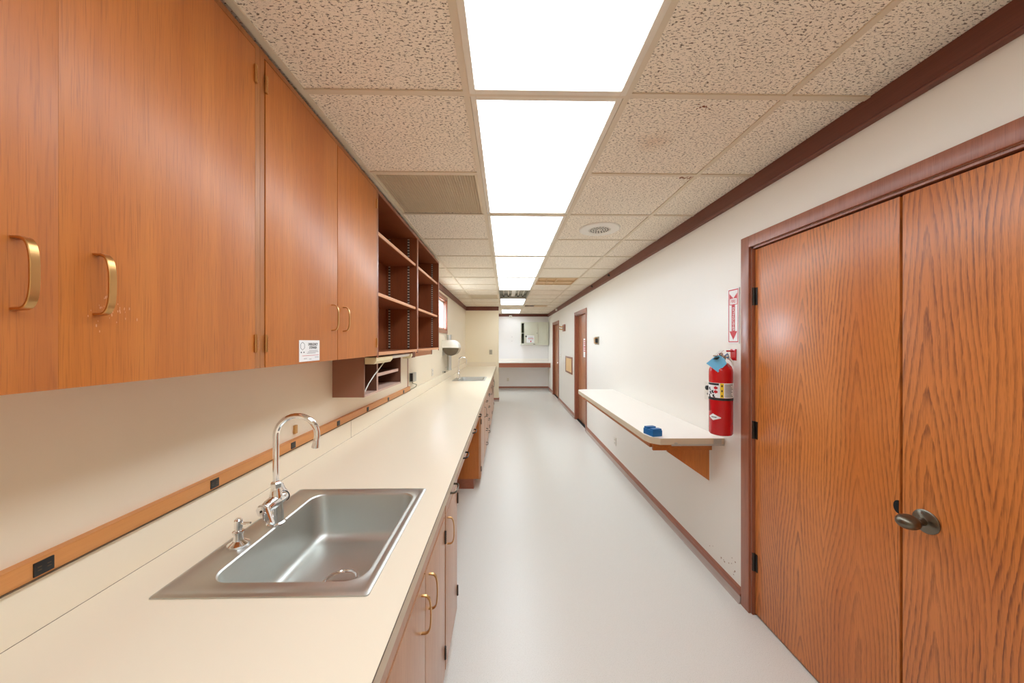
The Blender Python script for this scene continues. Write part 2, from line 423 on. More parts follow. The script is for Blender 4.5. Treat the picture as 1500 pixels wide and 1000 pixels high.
for (cx, cy) in [(.80+random.gauss(0, .018), 1.365+random.gauss(0, .009)) for _ in range(14)] + [(1.03+random.uniform(-.03, .03), 1.945+random.uniform(-.012, .012)) for _ in range(26)]:
    q = random.uniform(.002, .0065); sm.lathe([(q, 0), (q*.8, .0006)], (cx, cy, CEIL-.0007), n=7)
sm.obj('brown_spots', 'dirt', ce)

LG = 'fluorescent ceiling lights in a row'
lab = ['nearest ceiling light, cut off by the top of the picture, hung lowest in its frame',
       'second ceiling light from the front, large glowing panel in pale frame',
       'third ceiling light from the front, beside the perforated ceiling grille row',
       'fourth glowing ceiling panel from the front', 'fifth glowing ceiling panel, just before the fixture without a lens',
       'glowing ceiling panel just beyond the fixture without a lens', 'farthest ceiling light, close to the far wall']
def ceiling_light(y0, y1, label, drop=0.0, x0=GX[2], x1=GX[3]):
    xa, xb, ya, yb = x0+.013, x1-.013, y0+.013, y1-.013
    t = thing('ceiling_light', ((xa+xb)/2, (ya+yb)/2, CEIL), label, 'ceiling light', LG)
    zf = CEIL-.004-drop
    f = MB(); wd = .023
    for q in ((xa, xa+wd, ya, yb), (xb-wd, xb, ya, yb), (xa+wd, xb-wd, ya, ya+wd), (xa+wd, xb-wd, yb-wd, yb)): f.box(*q, zf, zf+.016, bev=.003)
    f.obj('frame', 'frame', t)
    box(xa+wd-.004, xb-wd+.004, ya+wd-.004, yb-wd+.004, zf+.006, zf+.011).obj('lens', 'lens', t, smooth=False)
    h = MB(); h.box(xa, xb, ya, yb, CEIL+.10, CEIL+.115)
    for q in ((xa, xa+.01, ya, yb), (xb-.01, xb, ya, yb), (xa, xb, ya, ya+.01), (xa, xb, yb-.01, yb)): h.box(*q, CEIL+.014, CEIL+.10)
    h.obj('housing', 'white', t, smooth=False)
seq = [((-4, -2), 'ceiling light over the near end of the room, behind the viewpoint'), ((-2, 0), lab[0]), ((0, 2), lab[1]), ((2, 4), lab[2]), ((4, 6), lab[3]), ((6, 8), lab[4]), (LASTROW, lab[5]), ((14, 16), lab[6])]
for (a, c), l in seq: ceiling_light(gy(a), gy(c), l, .012 if a == -2 else 0.0)
# the fixture with its lens missing
ya, yb, xa, xb = gy(8)+.013, gy(10)-.013, GX[2]+.013, GX[3]-.013
t = thing('ceiling_fixture', ((xa+xb)/2, (ya+yb)/2, CEIL), 'open ceiling light fixture with its lens missing and bare sockets', 'ceiling light')
h = MB(); h.box(xa, xb, ya, yb, CEIL+.10, CEIL+.112)
for q in ((xa, xa+.008, ya, yb), (xb-.008, xb, ya, yb), (xa, xb, ya, ya+.008), (xa, xb, yb-.008, yb)): h.box(*q, CEIL-.004, CEIL+.10)
h.obj('housing', 'greybox', t, smooth=False)
box((xa+xb)/2-.04, (xa+xb)/2+.04, ya+.01, yb-.01, CEIL+.045, CEIL+.10, bev=.01).obj('ballast_cover', 'white', t)
for x in (xa+.09, xa+.19, xb-.19, xb-.09):
    MB().cyl((x, ya+.04, CEIL+.07), (x, yb-.04, CEIL+.07), .013, 12).obj('tube_lamp', 'plate', t)
    for y in (ya+.01, yb-.03): box(x-.018, x+.018, y, y+.02, CEIL+.04, CEIL+.10).obj('lamp_socket', 'black', t, smooth=False)

def eggcrate(ya, yb, xa, xb, label, n):
    t = thing('ceiling_grille', ((xa+xb)/2, (ya+yb)/2, CEIL), label, 'vent', 'return air grilles')
    p = MB(); yb -= .02; m = int(n*(yb-ya)/(xb-xa))
    for i in range(n+1):
        x = xa+(xb-xa)*i/n; p.box(x-.0016, x+.0016, ya, yb, CEIL, CEIL+.009)
    for i in range(m+1):
        y = ya+(yb-ya)*i/m; p.box(xa, xb, y-.0016, y+.0016, CEIL, CEIL+.009)
    yb += .02
    p.obj('grille_core', 'grille_paint', t, smooth=False)
    f = MB()
    for q in ((xa, xa+.012, ya, yb), (xb-.012, xb, ya, yb), (xa, xb, ya, ya+.012), (xa, xb, yb-.026, yb-.018)): f.box(*q, CEIL-.003, CEIL+.014)
    f.obj('frame', 'grille_paint', t, smooth=False)
    box(xa, xb, ya, yb, CEIL+.10, CEIL+.11).obj('backing', 'seam', t, smooth=False)
eggcrate(gy(1)+.013, gy(2)-.013, GX[1]+.013, GX[2]-.013, 'square perforated tan ceiling grille above the open shelves', 40)
eggcrate(gy(9)+.013, gy(10)-.013, GX[1]+.013, GX[2]-.013, 'grey ceiling grille far down the room near the yellow cream wall', 26)
# four-way air diffusers
def diffuser(ya, yb, xa, xb, label, ncell=2):
    t = thing('air_diffuser', ((xa+xb)/2, (ya+yb)/2, CEIL), label, 'vent', 'louvred air diffusers')
    f = MB()
    xm, ym = (xa+xb)/2, (ya+yb)/2
    for q in ((xa, xa+.015, ya, yb), (xb-.015, xb, ya, yb), (xa, xb, ya, ya+.015), (xa, xb, yb-.015, yb), (xm-.008, xm+.008, ya, yb), (xa, xb, ym-.008, ym+.008), ((xa+xm)/2-.005, (xa+xm)/2+.005, ya, yb)):
        f.box(*q, CEIL-.006, CEIL+.006)
    f.obj('frame', 'rust', t, smooth=False)
    box(xa, xb, ya, yb, CEIL+.05, CEIL+.06).obj('backing', 'void', t, smooth=False)
    for (x0, x1, y0, y1, sgn) in ((xa, xm, ya, ym, -1), (xa, xm, ym, yb, 1), (xm, xb, ya, ym, 1), (xm, xb, ym, yb, 1)):
        if not (x0 == xa and y0 == ya):
            box(x0+.012, x1-.008, y0+.008, y1-.008, CEIL+.004, CEIL+.010).obj('blank_panel', 'rust', t, smooth=False); continue
        l = MB(); n = 9
        for i in range(n):
            y = y0+(y1-y0)*(i+.5)/n; d = .018
            l.loft([[(x, y-sgn*d, CEIL+.002), (x, y-sgn*d+.003, CEIL+.002), (x, y+sgn*d+.003, CEIL+.026), (x, y+sgn*d, CEIL+.026)] for x in (x0+.006, x1-.006)])
        l.obj('louvre_panel', 'rust', t, smooth=False)
diffuser(gy(6)+.013, gy(7)-.013, GX[3]+.013, GX[4]-.013, 'tan four-part ceiling air diffuser with two dark louvre fields')
# louvre lying on the tile near the far end
t = thing('air_register', (.62, gy(12)+.16, CEIL), 'narrow dark louvred ceiling register close to the far wall', 'vent')
f = MB()
for q in ((.485, 1.06, gy(12)+.02, gy(12)+.03), (.485, 1.06, gy(12)+.30, gy(12)+.31), (.485, .495, gy(12)+.02, gy(12)+.31), (1.05, 1.06, gy(12)+.02, gy(12)+.31), (.60, .61, gy(12)+.02, gy(12)+.31), (.73, .74, gy(12)+.02, gy(12)+.31)): f.box(*q, CEIL-.010, CEIL-.001)
f.obj('frame', 'rust', t, smooth=False)
box(.495, .735, gy(12)+.03, gy(12)+.30, CEIL-.005, CEIL-.001).obj('dark_louvre', 'ink', t, smooth=False)
box(.74, 1.05, gy(12)+.03, gy(12)+.30, CEIL-.006, CEIL-.001).obj('louvre_panel', 'rust', t, smooth=False)
# speaker
t = thing('ceiling_speaker', (.78, 2.835, CEIL), 'round white ceiling speaker set in a tile right of the lights', 'speaker')
MB().lathe([(.168, 0), (.168, -.004), (.160, -.010), (.10, -.013), (.088, -.008), (.088, 0)], (.78, 2.835, CEIL)).obj('bezel', 'white', t)
s_ = MB().lathe([(.086, -.006), (.05, -.009), (.004, -.010)], (.78, 2.835, CEIL)); s_.obj('grille', 'plate', t)
d_ = MB()
for r, n in ((.03, 8), (.05, 13), (.07, 18)):
    for i in range(n):
        a = 2*PI*i/n; d_.lathe([(.0055, -.0005), (.0055, .001)], (.78+r*math.cos(a), 2.835+r*math.sin(a), CEIL-.0112+(.03 if 0 else 0)), n=8)
d_.obj('grille_holes', 'void', t)

# ------------------------------------------------------------------ doors
def casing_boxes(b, y0, y1, h, w, x, th):
    b.box(x-th, x, y0-w, y0, 0, h+w, bev=.004); b.box(x-th, x, y1, y1+w, 0, h+w, bev=.004); b.box(x-th, x, y0, y1, h, h+w, bev=.004)
t = thing('door_1', (WR, 1.21, 0), 'large oak double door with dark wood casing at the right front', 'door', kind='structure')
b = MB(); casing_boxes(b, D1[0], D1[1], D1[2], .066, WR, .016)
b.box(WR, WR+.13, D1[1]-.012, D1[1], 0, D1[2]); b.box(WR, WR+.13, D1[0], D1[0]+.012, 0, D1[2]); b.box(WR, WR+.13, D1[0], D1[1], D1[2]-.012, D1[2])
b.obj('casing', 'trimZ', t)
XD = WR+.012
for nm, (ya, yb) in (('a', (1.216, 1.934)), ('b', (.49, 1.207))):
    lf = box(XD, XD+.042, ya, yb, .014, 2.098, bev=.002).obj('door_leaf', 'oak', t)
    if nm == 'a':
        for z in (1.83, 1.064, .305):
            hb = MB().cyl((XD-.006, 1.939, z-.05), (XD-.006, 1.939, z+.05), .0075, 12)
            for q in (-.05, -.02, .012, .045): hb.lathe([(.0088, 0), (.0088, .006)], (XD-.006, 1.939, z+q), n=12)
            hb.box(XD-.003, XD-.0005, 1.915, 1.939, z-.05, z+.05); hb.obj('hinge', 'hinge', lf)
        k_ = MB(); k_.prism([(1.218+.017*math.cos(a), .968+.024*math.sin(a)) for a in [PI*-.5+PI*i/12 for i in range(13)]], 'x', XD-.002, XD+.004)
        k_.obj('latch_cutout', 'void', lf)
    else:
        c = Vector((XD, 1.137, .957))
        MB().lathe([(.039, 0), (.039, .003), (.034, .007), (.018, .009), (.013, .012), (.012, .034), (.016, .04)], c, (-1, 0, 0), 36).obj('rosette', 'bronze', lf)
        kb = MB(); rings = []
        for i in range(15):
            a = PI*i/14; r = .0265*math.sin(a); px = c.x-.03-.033+.033*math.cos(a)
            rings.append([(px, c.y+1.15*max(r, .0008)*math.cos(2*PI*j/24), c.z+max(r, .0008)*.92*math.sin(2*PI*j/24)) for j in range(24)])
        kb.loft(rings).obj('door_knob', 'bronze', lf)
        MB().lathe([(.004, 0), (.004, .002)], (c.x-.008, c.y+.004, c.z+.028), (-1, 0, 0), 10).obj('screw', 'chrome', lf)
box(WR+.03, WR+.125, D1[0], D1[1], .0005, .012).obj('gap_shade_strip', 'void', t, smooth=False)  # black strip painting the shade in the gap under the leaves
def side_door(name, D, label, recess):
    y0, y1, h = D
    t = thing(name, (WR, (y0+y1)/2, 0), label, 'door', kind='structure')
    b = MB(); casing_boxes(b, y0, y1, h, .062, WR, .016)
    for q in ((y0, y0+.015), (y1-.015, y1)): b.box(WR, WR+.13, *q, 0, h)
    b.box(WR, WR+.13, y0, y1, h-.015, h)
    b.box(WR+recess-.012, WR+recess-.001, y1-.03, y1-.015, 0, h); b.obj('casing', 'trimZ', t)
    lf = box(WR+recess, WR+recess+.042, y0+.017, y1-.017, .014, h-.017, bev=.002).obj('door_leaf', 'oak2', t)
    box(WR+.02, WR+.125, y0, y1, .0005, .012).obj('gap_shade_strip', 'void', t, smooth=False)  # black strip for the shaded gap below the leaf
    return t, lf
t2, lf2 = side_door('door_2', D2, 'brown wooden door behind the far end of the white wall shelf', .06)
sg = box(WR+.0565, WR+.0598, 6.30, 6.47, 1.285, 1.635).obj('notice', 'paper', lf2, smooth=False)
r_ = MB()
for z in (1.595, 1.56, 1.53, 1.49, 1.465, 1.435, 1.40): r_.box(WR+.0560, WR+.0566, 6.325, 6.445, z-.008, z+.008)
r_.obj('red_print', 'redflat', lf2, smooth=False)
t3, lf3 = side_door('door_3', D3, 'narrow-looking brown wooden door farthest along the right wall', .05)
for z in (1.0,):
    MB().lathe([(.03, 0), (.03, .006), (.012, .01), (.012, .035), (.026, .045), (.028, .06), (.018, .072), (.002, .075)], (WR+.05, 9.24, z), (-1, 0, 0), 20).obj('door_knob', 'chrome', lf3)

# ------------------------------------------------------------------ windows on the left wall
def window(name, W, label, cas=True):
    y0, y1, z0, z1 = W
    t = thing(name, (WL, (y0+y1)/2, z0), label, 'window', kind='structure')
    b = MB()
    cw = .055
    for q in ((y0-cw, y0, z0-cw, z1+cw), (y1, y1+cw, z0-cw, z1+cw), (y0, y1, z0-cw, z0), (y0, y1, z1, z1+cw)): b.box(WL, WL+.018, *q, bev=.003)
    for q in ((y0, y0+.02, z0, z1), (y1-.02, y1, z0, z1), (y0, y1, z0, z0+.02), (y0, y1, z1-.02, z1)): b.box(WL-.14, WL, *q)
    b.obj('window_frame', 'trimZ', t)
    s = MB()
    for q in ((y0+.02, y0+.05, z0+.02, z1-.02), (y1-.05, y1-.02, z0+.02, z1-.02), (y0+.05, y1-.05, z0+.02, z0+.05), (y0+.05, y1-.05, z1-.05, z1-.02)): s.box(WL-.075, WL-.045, *q)
    s.obj('sash', 'white', t, smooth=False)
    box(WL-.062, WL-.058, y0+.05, y1-.05, z0+.05, z1-.05).obj('pane', 'glass', t, smooth=False)
    ld = bpy.data.lights.new('daylight_portal', 'AREA'); ld.shape = 'RECTANGLE'; ld.size = y1-y0; ld.size_y = z1-z0; ld.cycles.is_portal = True
    lo = bpy.data.objects.new('daylight_portal', ld); COL.objects.link(lo); lo.location = (WL-.16, (y0+y1)/2, (z0+z1)/2)
    lo.rotation_euler = (0, -PI/2, 0); lo.parent = None
window('window_1', W1, 'small bright window with wood casing on the left wall past the open shelves')
window('added_window', W2, 'unseen window added to bring daylight into the far nook, behind the yellow cream wall')  # unseen, added so daylight reaches the far wall

# ------------------------------------------------------------------ wall cabinets and open shelves
XF, ZB, ZT = -0.77, 1.487, 2.489
def pull_v(y, z0, z1, xf, parent, wid=.0115, proj=.030, mat='brass'):
    n = 16; pts = []
    for i in range(n+1):
        s = i/n; a = PI*s
        pts.append((xf+proj*min(1, (math.sin(a))**.45), y, z0+(z1-z0)*(.5-.5*math.copysign(abs(math.cos(a))**.8, math.cos(a)))))
    return MB().strap(pts, (0, 1, 0), wid, .0045).obj('handle', mat, parent)
def pull_h(y0, y1, z, xf, parent, proj=.03, mat='brass'):
    n = 12; pts = []
    for i in range(n+1):
        a = PI*i/n; pts.append((xf+proj*math.sin(a)**.5, y0+(y1-y0)*(.5-.5*math.copysign(abs(math.cos(a))**.8, math.cos(a))), z))
    return MB().strap(pts, (0, 0, 1), .010, .0045).obj('handle', mat, parent)
def hinge(y, z, xf, parent, mat='brass', L=.055):
    h = MB().cyl((xf+.003, y, z-L/2), (xf+.003, y, z+L/2), .0048, 10)
    for i in range(6): h.lathe([(.0054, 0), (.0054, L/14)], (xf+.003, y, z-L/2+L*i/6+.002), n=10)
    return h.obj('hinge', mat, parent)
def carcass(b, x0, x1, y0, y1, z0, z1, t=.019, top=True, back=True):
    b.box(x0, x1, y0, y0+t, z0, z1); b.box(x0, x1, y1-t, y1, z0, z1); b.box(x0, x1, y0+t, y1-t, z0, z0+t)
    if top: b.box(x0, x1, y0+t, y1-t, z1-t, z1)
    if back: b.box(x0, x0+.008, y0+t, y1-t, z0+t, z1-t)
def wall_cabinet(y0, y1, split, d0, d1, label, sg_=.0022):
    t = thing('wall_cabinet', (WL, (y0+y1)/2, ZB), label, 'cabinet', 'teak wall cabinets')
    b = MB(); carcass(b, WL+.022, XF-.02, y0, y1, ZB, ZT)
    b.obj('body', 'teakZ', t, smooth=False)
    b = MB(); b.box(XF-.02, XF, y0, d0, ZB, ZT); b.box(XF-.02, XF, d1, y1, ZB, ZT); b.box(XF-.02, XF, d0, d1, 2.472, ZT)
    b.obj('face_frame', 'stile', t, smooth=False)
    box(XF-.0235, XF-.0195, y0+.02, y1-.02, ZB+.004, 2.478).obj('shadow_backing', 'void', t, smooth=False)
    for k, (a, c) in enumerate(((d0+.0035, split-sg_), (split+sg_, d1-.0035))):
        d = box(XF-.018, XF+.002, a, c, ZB, 2.468, bev=.0012 if sg_ > .001 else .0004).obj('door', 'teakZ', t)
        hy = a if k == 0 else c
        for z in (2.39, 1.564): hinge(hy, z, XF+.001, d)
        pull_v(split+(-.052 if k == 0 else .054), 1.62, 1.732, XF+.002, d, .0125 if y0 < 1 else .0095)
    if sg_ > .001: return t
    wr = MB()
    for _ in range(34):
        yy, zz = split+.075+random.gauss(0, .018), 1.64+random.gauss(0, .022); q = random.uniform(.0007, .0019)
        wr.box(XF+.0021, XF+.0024, yy-q*.6, yy+q*.6, zz-q*1.5, zz+q*1.5)
    wr.obj('wear_marks', 'edgeZ', d, smooth=False)
    return t
c1 = wall_cabinet(.115, 1.083, .600, .16, 1.063, 'nearest teak wall cabinet with two flat bronze pulls, cut by the left edge', sg_=.0001)
c2 = wall_cabinet(1.084, 2.060, 1.573, 1.102, 2.044, 'second teak wall cabinet with white eyewash notice on its left door')
SG = 'open mahogany shelf units'
def shelf_unit(y0, y1, label):
    t = thing('open_shelf_unit', (WL, (y0+y1)/2, ZB), label, 'shelf unit', SG)
    b = MB(); tt = .02
    b.box(WL+.022, XF-.006, y0, y0+tt, ZB, ZT); b.box(WL+.022, XF-.006, y1-tt, y1, ZB, ZT)
    b.box(WL+.022, WL+.03, y0+tt, y1-tt, ZB, ZT); b.box(WL+.03, XF-.006, y0+tt, y1-tt, ZT-tt, ZT)
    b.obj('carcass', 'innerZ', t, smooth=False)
    f = MB(); f.box(XF-.006, XF, y0, y0+.014, ZB-.012, ZT); f.box(XF-.006, XF, y1-.022, y1, ZB-.012, ZT); f.box(XF-.006, XF, y0+.014, y1-.022, ZT-.022, ZT)
    f.obj('face_frame', 'trimZ', t, smooth=False)
    for z in (2.246, 1.873, ZB+.02):
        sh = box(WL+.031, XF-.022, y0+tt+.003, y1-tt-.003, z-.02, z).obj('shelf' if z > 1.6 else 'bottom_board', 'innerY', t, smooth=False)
        box(XF-.022, XF-(.012 if z > 1.6 else .0), y0+tt+.003, y1-tt-.003, z-.0205, z+.0005, bev=.002).obj('shelf_edge', 'edgeY', sh)
    for y, s in ((y1-tt, -1), (y0+tt, 1)):
        for x in (-.845, -1.01):
            q = sorted((y, y+s*.003)); box(x-.008, x+.008, *q, ZB+.025, ZT-.03).obj('shelf_standard', 'standard', t, smooth=False)
    return t
s1 = shelf_unit(2.062, 3.0, 'open mahogany shelf unit beside the closed wall cabinets')
s2 = shelf_unit(3.002, 3.945, 'open mahogany shelf unit at the end of the run, nearer the window')
# eyewash notice stuck on the left door of cabinet two
XN = XF+.0022
t = thing('notice', (XN, 1.35, 1.49), 'white eyewash notice stuck to the bottom of the second cabinet', 'notice')
box(XN, XN+.001, 1.281, 1.419, 1.494, 1.5755).obj('sheet', 'paper', t, smooth=False)
text('EMERGENCY', .0150, 'ink', t, basis((0, 1, 0), (0, 0, 1), (XN+.0012, 1.372, 1.559)), sx=.78)
text('EYEWASH', .0150, 'ink', t, basis((0, 1, 0), (0, 0, 1), (XN+.0012, 1.372, 1.546)), sx=.78)
p = MB()
for z, a, c in ((1.535, 1.345, 1.405), (1.530, 1.335, 1.41), (1.525, 1.33, 1.39), (1.505, 1.31, 1.33), (1.502, 1.345, 1.36), (1.508, 1.385, 1.412)): p.box(XN+.0009, XN+.0013, a, c, z-.0009, z+.0009)
p.obj('fine_print', 'grey', t, smooth=False)
box(XN+.0009, XN+.0013, 1.30, 1.412, 1.5155, 1.5170).obj('red_rule', 'redflat', t, smooth=False)
p = MB(); p.tube([(XN+.0012, 1.302+.014*math.cos(a), 1.553+.015*math.sin(a)) for a in [2*PI*i/6+PI/2 for i in range(7)]], .0006, 6)
p.box(XN+.0009, XN+.0013, 1.291, 1.296, 1.527, 1.532); p.box(XN+.0009, XN+.0013, 1.308, 1.313, 1.527, 1.532); p.obj('pictogram', 'ink', t, smooth=False)

# hanging things under the shelf units
t = thing('under_cabinet_light', (-.86, 2.46, ZB), 'cream fluorescent light fixture under the first open shelf unit', 'light')
MB().prism([(-.855, 1.474), (-.785, 1.474), (-.785, 1.452), (-.80, 1.434), (-.855, 1.434)], 'y', 2.085, 2.38).obj('housing', 'cream_metal', t, smooth=False)
MB().prism([(-.85, 1.474), (-.795, 1.474), (-.795, 1.462), (-.81, 1.452), (-.85, 1.452)], 'y', 2.38, 2.84).obj('lens', 'uclens', t, smooth=False)
MB().prism([(-.855, 1.474), (-.785, 1.474), (-.785, 1.452), (-.80, 1.434), (-.855, 1.434)], 'y', 2.84, 2.885).obj('end_cap', 'cream_metal', t, smooth=False)
MB().tube([(-.83, 2.375, 1.445), (-.84, 2.30, 1.40), (-.85, 2.22, 1.355), (-.86, 2.16, 1.31), (-.865, 2.105, 1.262)], .0035, 8).obj('power_cord', 'cord', t)
t = thing('valance_box', (-.9, 3.55, ZB), 'small bare wood valance box hanging under the second shelf unit', 'valance')
box(-.868, -.85, 3.125, 3.93, 1.432, 1.4865, bev=.001).obj('front_board', 'edgeY', t)
b = box(-1.04, -.868, 3.125, 3.145, 1.432, 1.4865); b.box(-.868, -.846, 3.118, 3.20, 1.428, 1.4865); b.obj('end_board', 'innerX', t, smooth=False)
box(-.868, -.846, 3.915, 3.935, 1.430, 1.4865).obj('end_strip', 'trimZ', t, smooth=False)
# brown cubby
PX = -1.05                      # face of the wall panel
t = thing('cubby_shelf', (PX, 2.45, 1.233), 'brown pigeonhole box hung on the wall under the cabinets', 'shelf')
b = MB(); b.box(PX, -.86, 2.085, 2.098, 1.233, 1.4862); b.obj('near_side', 'brown_box', t, smooth=False)
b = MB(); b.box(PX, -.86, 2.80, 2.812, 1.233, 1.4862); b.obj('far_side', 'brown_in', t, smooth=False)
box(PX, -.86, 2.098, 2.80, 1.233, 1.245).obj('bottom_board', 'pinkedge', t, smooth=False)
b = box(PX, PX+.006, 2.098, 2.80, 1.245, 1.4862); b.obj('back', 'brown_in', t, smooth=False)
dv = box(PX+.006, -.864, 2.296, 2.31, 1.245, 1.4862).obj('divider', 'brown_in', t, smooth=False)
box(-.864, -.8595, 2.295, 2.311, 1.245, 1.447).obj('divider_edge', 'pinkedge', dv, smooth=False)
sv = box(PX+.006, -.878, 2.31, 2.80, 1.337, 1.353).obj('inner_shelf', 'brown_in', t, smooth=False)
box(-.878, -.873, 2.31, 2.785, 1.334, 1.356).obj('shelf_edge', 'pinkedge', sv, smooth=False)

# ------------------------------------------------------------------ wall panel, raceway and wall fittings on the left
t = thing('wall_panel', (WL, 1.3, .93), 'cream wall panel with wood end strip behind the near counter', 'panel')
box(WL, PX, -.9, 3.66, 1.047, ZB-.002).obj('panel_board', 'wall', t, smooth=False)
box(WL, PX+.002, 3.66, 3.685, 1.09, ZB-.002).obj('end_strip', 'trimZ', t, smooth=False)
t = thing('outlet_raceway', (PX, 1.3, 1.045), 'long tan wood raceway with black outlets above the backsplash', 'raceway')
box(PX, PX+.02, -.6, 3.70, 1.050, 1.090, bev=.0015).obj('rail', 'race', t)
box(PX, PX+.024, -.6, 3.70, 1.0475, 1.050).obj('shadow_gap_strip', 'seam', t, smooth=False)
box(PX+.0, PX+.021, -.6, 3.70, 1.090, 1.093).obj('cap_strip', 'race', t, smooth=False)
for k in range(-1, 7):
    y = .779 + .4465*k
    o = box(PX+.019, PX+.0225, y-.017, y+.017, 1.0545, 1.0845, bev=.001).obj('outlet', 'black', t)
    s = MB()
    for dy in (-.008, .008):
        for dz in (-.003, .004): s.box(PX+.0222, PX+.0229, y+dy-.0035, y+dy+.0035, 1.069+dz-.0009, 1.069+dz+.0009)
    s.obj('slots', 'seam', o, smooth=False)
t = tag(box(PX, PX+.012, 1.703, 1.723, 1.115, 1.157, bev=.003).obj('wall_clip', 'brass'), 'small brass clip on the wall behind the near faucet', 'clip')
t = thing('junction_box', (WL, 3.90, 1.11), 'grey metal outlet box with cord beside the wall panel end', 'outlet box')
box(WL, WL+.045, 3.80, 3.93, 1.125, 1.225, bev=.004).obj('box', 'greybox', t)
box(WL+.008, WL+.04, 3.797, 3.80, 1.135, 1.222).obj('receptacle', 'ink', t, smooth=False)
MB().tube([(WL+.028, 3.80, 1.15), (WL+.03, 3.83, 1.11), (WL+.03, 3.93, 1.09), (WL+.03, 4.0, 1.075), (WL+.03, 3.97, 1.055), (WL+.03, 3.86, 1.05), (WL+.03, 3.74, 1.052)], .004, 8).obj('cord', 'greencord', t)
def plate_x(name, x, s, y0, y1, z0, z1, label, cat, mat='plate', slots=True, th=.006):
    t = thing(name, (x, (y0+y1)/2, z0), label, cat)
    q = sorted((x, x+s*th)); box(*q, y0, y1, z0, z1, bev=.0015).obj('cover_plate', mat, t)
    if slots:
        ym, h = (y0+y1)/2, (z1-z0)
        for f in (.28, .72):
            z = z0+h*f; q = sorted((x+s*(th-.001), x+s*(th+.0015)))
            r = box(*q, ym-(y1-y0)*.25, ym+(y1-y0)*.25, z-h*.13, z+h*.13, bev=.001).obj('receptacle', mat, t)
            v = MB(); q = sorted((x+s*(th+.0012), x+s*(th+.002)))
            for d in (-1, 1): v.box(*q, ym+d*(y1-y0)*.1-.002, ym+d*(y1-y0)*.1+.002, z-h*.06, z+h*.06)
            v.obj('slots', 'ink', r, smooth=False)
    return t
plate_x('outlet_plate', WL, 1, 4.93, 5.03, 1.075, 1.185, 'white outlet plate on the left wall right of the cord box', 'outlet')
t = thing('wall_valve', (WL, 5.80, 1.05), 'tiny grey wall fitting just above the backsplash near the far sink', 'fitting')
MB().lathe([(.02, 0), (.02, .008), (.01, .012), (.01, .03)], (WL, 5.81, 1.062), (1, 0, 0), 16).obj('body', 'greybox', t)
MB().lathe([(.013, .03), (.013, .042), (.004, .046)], (WL, 5.81, 1.062), (1, 0, 0), 16).obj('cap', 'ink', t)
# towel dispenser
t = thing('towel_dispenser', (WL, 5.85, 1.34), 'round-fronted white and smoked paper towel dispenser on the left wall', 'dispenser')
def dprof(lo, hi, n=14, r=.13, zc=1.472, xc=WL+.15):
    return [(xc+r*math.cos(a), zc+r*math.sin(a)) for a in [lo+(hi-lo)*i/n for i in range(n+1)]]
MB().prism([(WL, 1.476), (WL+.28, 1.476)] + dprof(.03, PI/2) + [(WL, 1.602)], 'y', 5.72, 6.02).obj('cover', 'white', t)
MB().prism([(WL+.012, 1.470), (WL+.012, 1.44)] + dprof(PI*1.12, PI*1.99) , 'y', 5.725, 6.015).obj('smoked_tray', 'smoke', t)
box(WL, WL+.01, 5.73, 6.01, 1.342, 1.60).obj('back_plate', 'plate', t, smooth=False)
MB().lathe([(.012, 0), (.012, .012), (.006, .014)], (WL+.279, 5.87, 1.468), (1, 0, 0), 14).obj('lock', 'chrome', t)
t = thing('cup_dispenser', (WL, 6.1, 1.07), 'tall chrome tube cup dispenser on the wall beyond the towel dispenser', 'dispenser')
MB().lathe([(.045, 0), (.045, .006), (.041, .008), (.041, .62), (.045, .622), (.045, .63)], (WL+.06, 6.10, 1.07), n=24).obj('tube', 'steel', t)
for z in (1.12, 1.62): box(WL, WL+.03, 6.06, 6.14, z-.015, z+.015).obj('wall_bracket', 'chrome', t, smooth=False)
MB().lathe([(.006, 0), (.006, .006)], (WL+.102, 6.08, 1.105), (1, 0, 0), 12).obj('lock', 'white', t)
# plates on the yellow wall and far wall
def plate_y(name, y, x0, x1, z0, z1, label, cat, mat='plate', rocker=False):
    t = thing(name, ((x0+x1)/2, y, z0), label, cat)
    box(x0, x1, y-.006, y, z0, z1, bev=.0015).obj('cover_plate', mat, t)
    for f in (.28, .72):
        z = z0+(z1-z0)*f; xm = (x0+x1)/2
        r = box(xm-.016, xm+.016, y-.0085, y-.005, z-.015, z+.015, bev=.002).obj('receptacle', mat, t)
        v = MB()
        for d in (-1, 1): v.box(xm+d*.007-.0018, xm+d*.007+.0018, y-.0092, y-.008, z-.007, z+.007)
        v.obj('slots', 'ink', r, smooth=False)
plate_y('outlet_plate', YR, -.436, -.362, 1.242, 1.366, 'steel outlet plate on the yellow cream wall above the counter', 'outlet', 'steelplate')
plate_y('outlet_plate', YF, .03, .11, .265, .375, 'white outlet plate low on the far wall under the nook counter', 'outlet')
t = thing('wall_hooks', (.2, YF, 1.6), 'two tiny grey screw hooks on the far white wall', 'hook')
for z in (1.745, 1.61): MB().cyl((.205, YF, z), (.205, YF-.03, z), .008, 10).obj('hook', 'hinge', t)

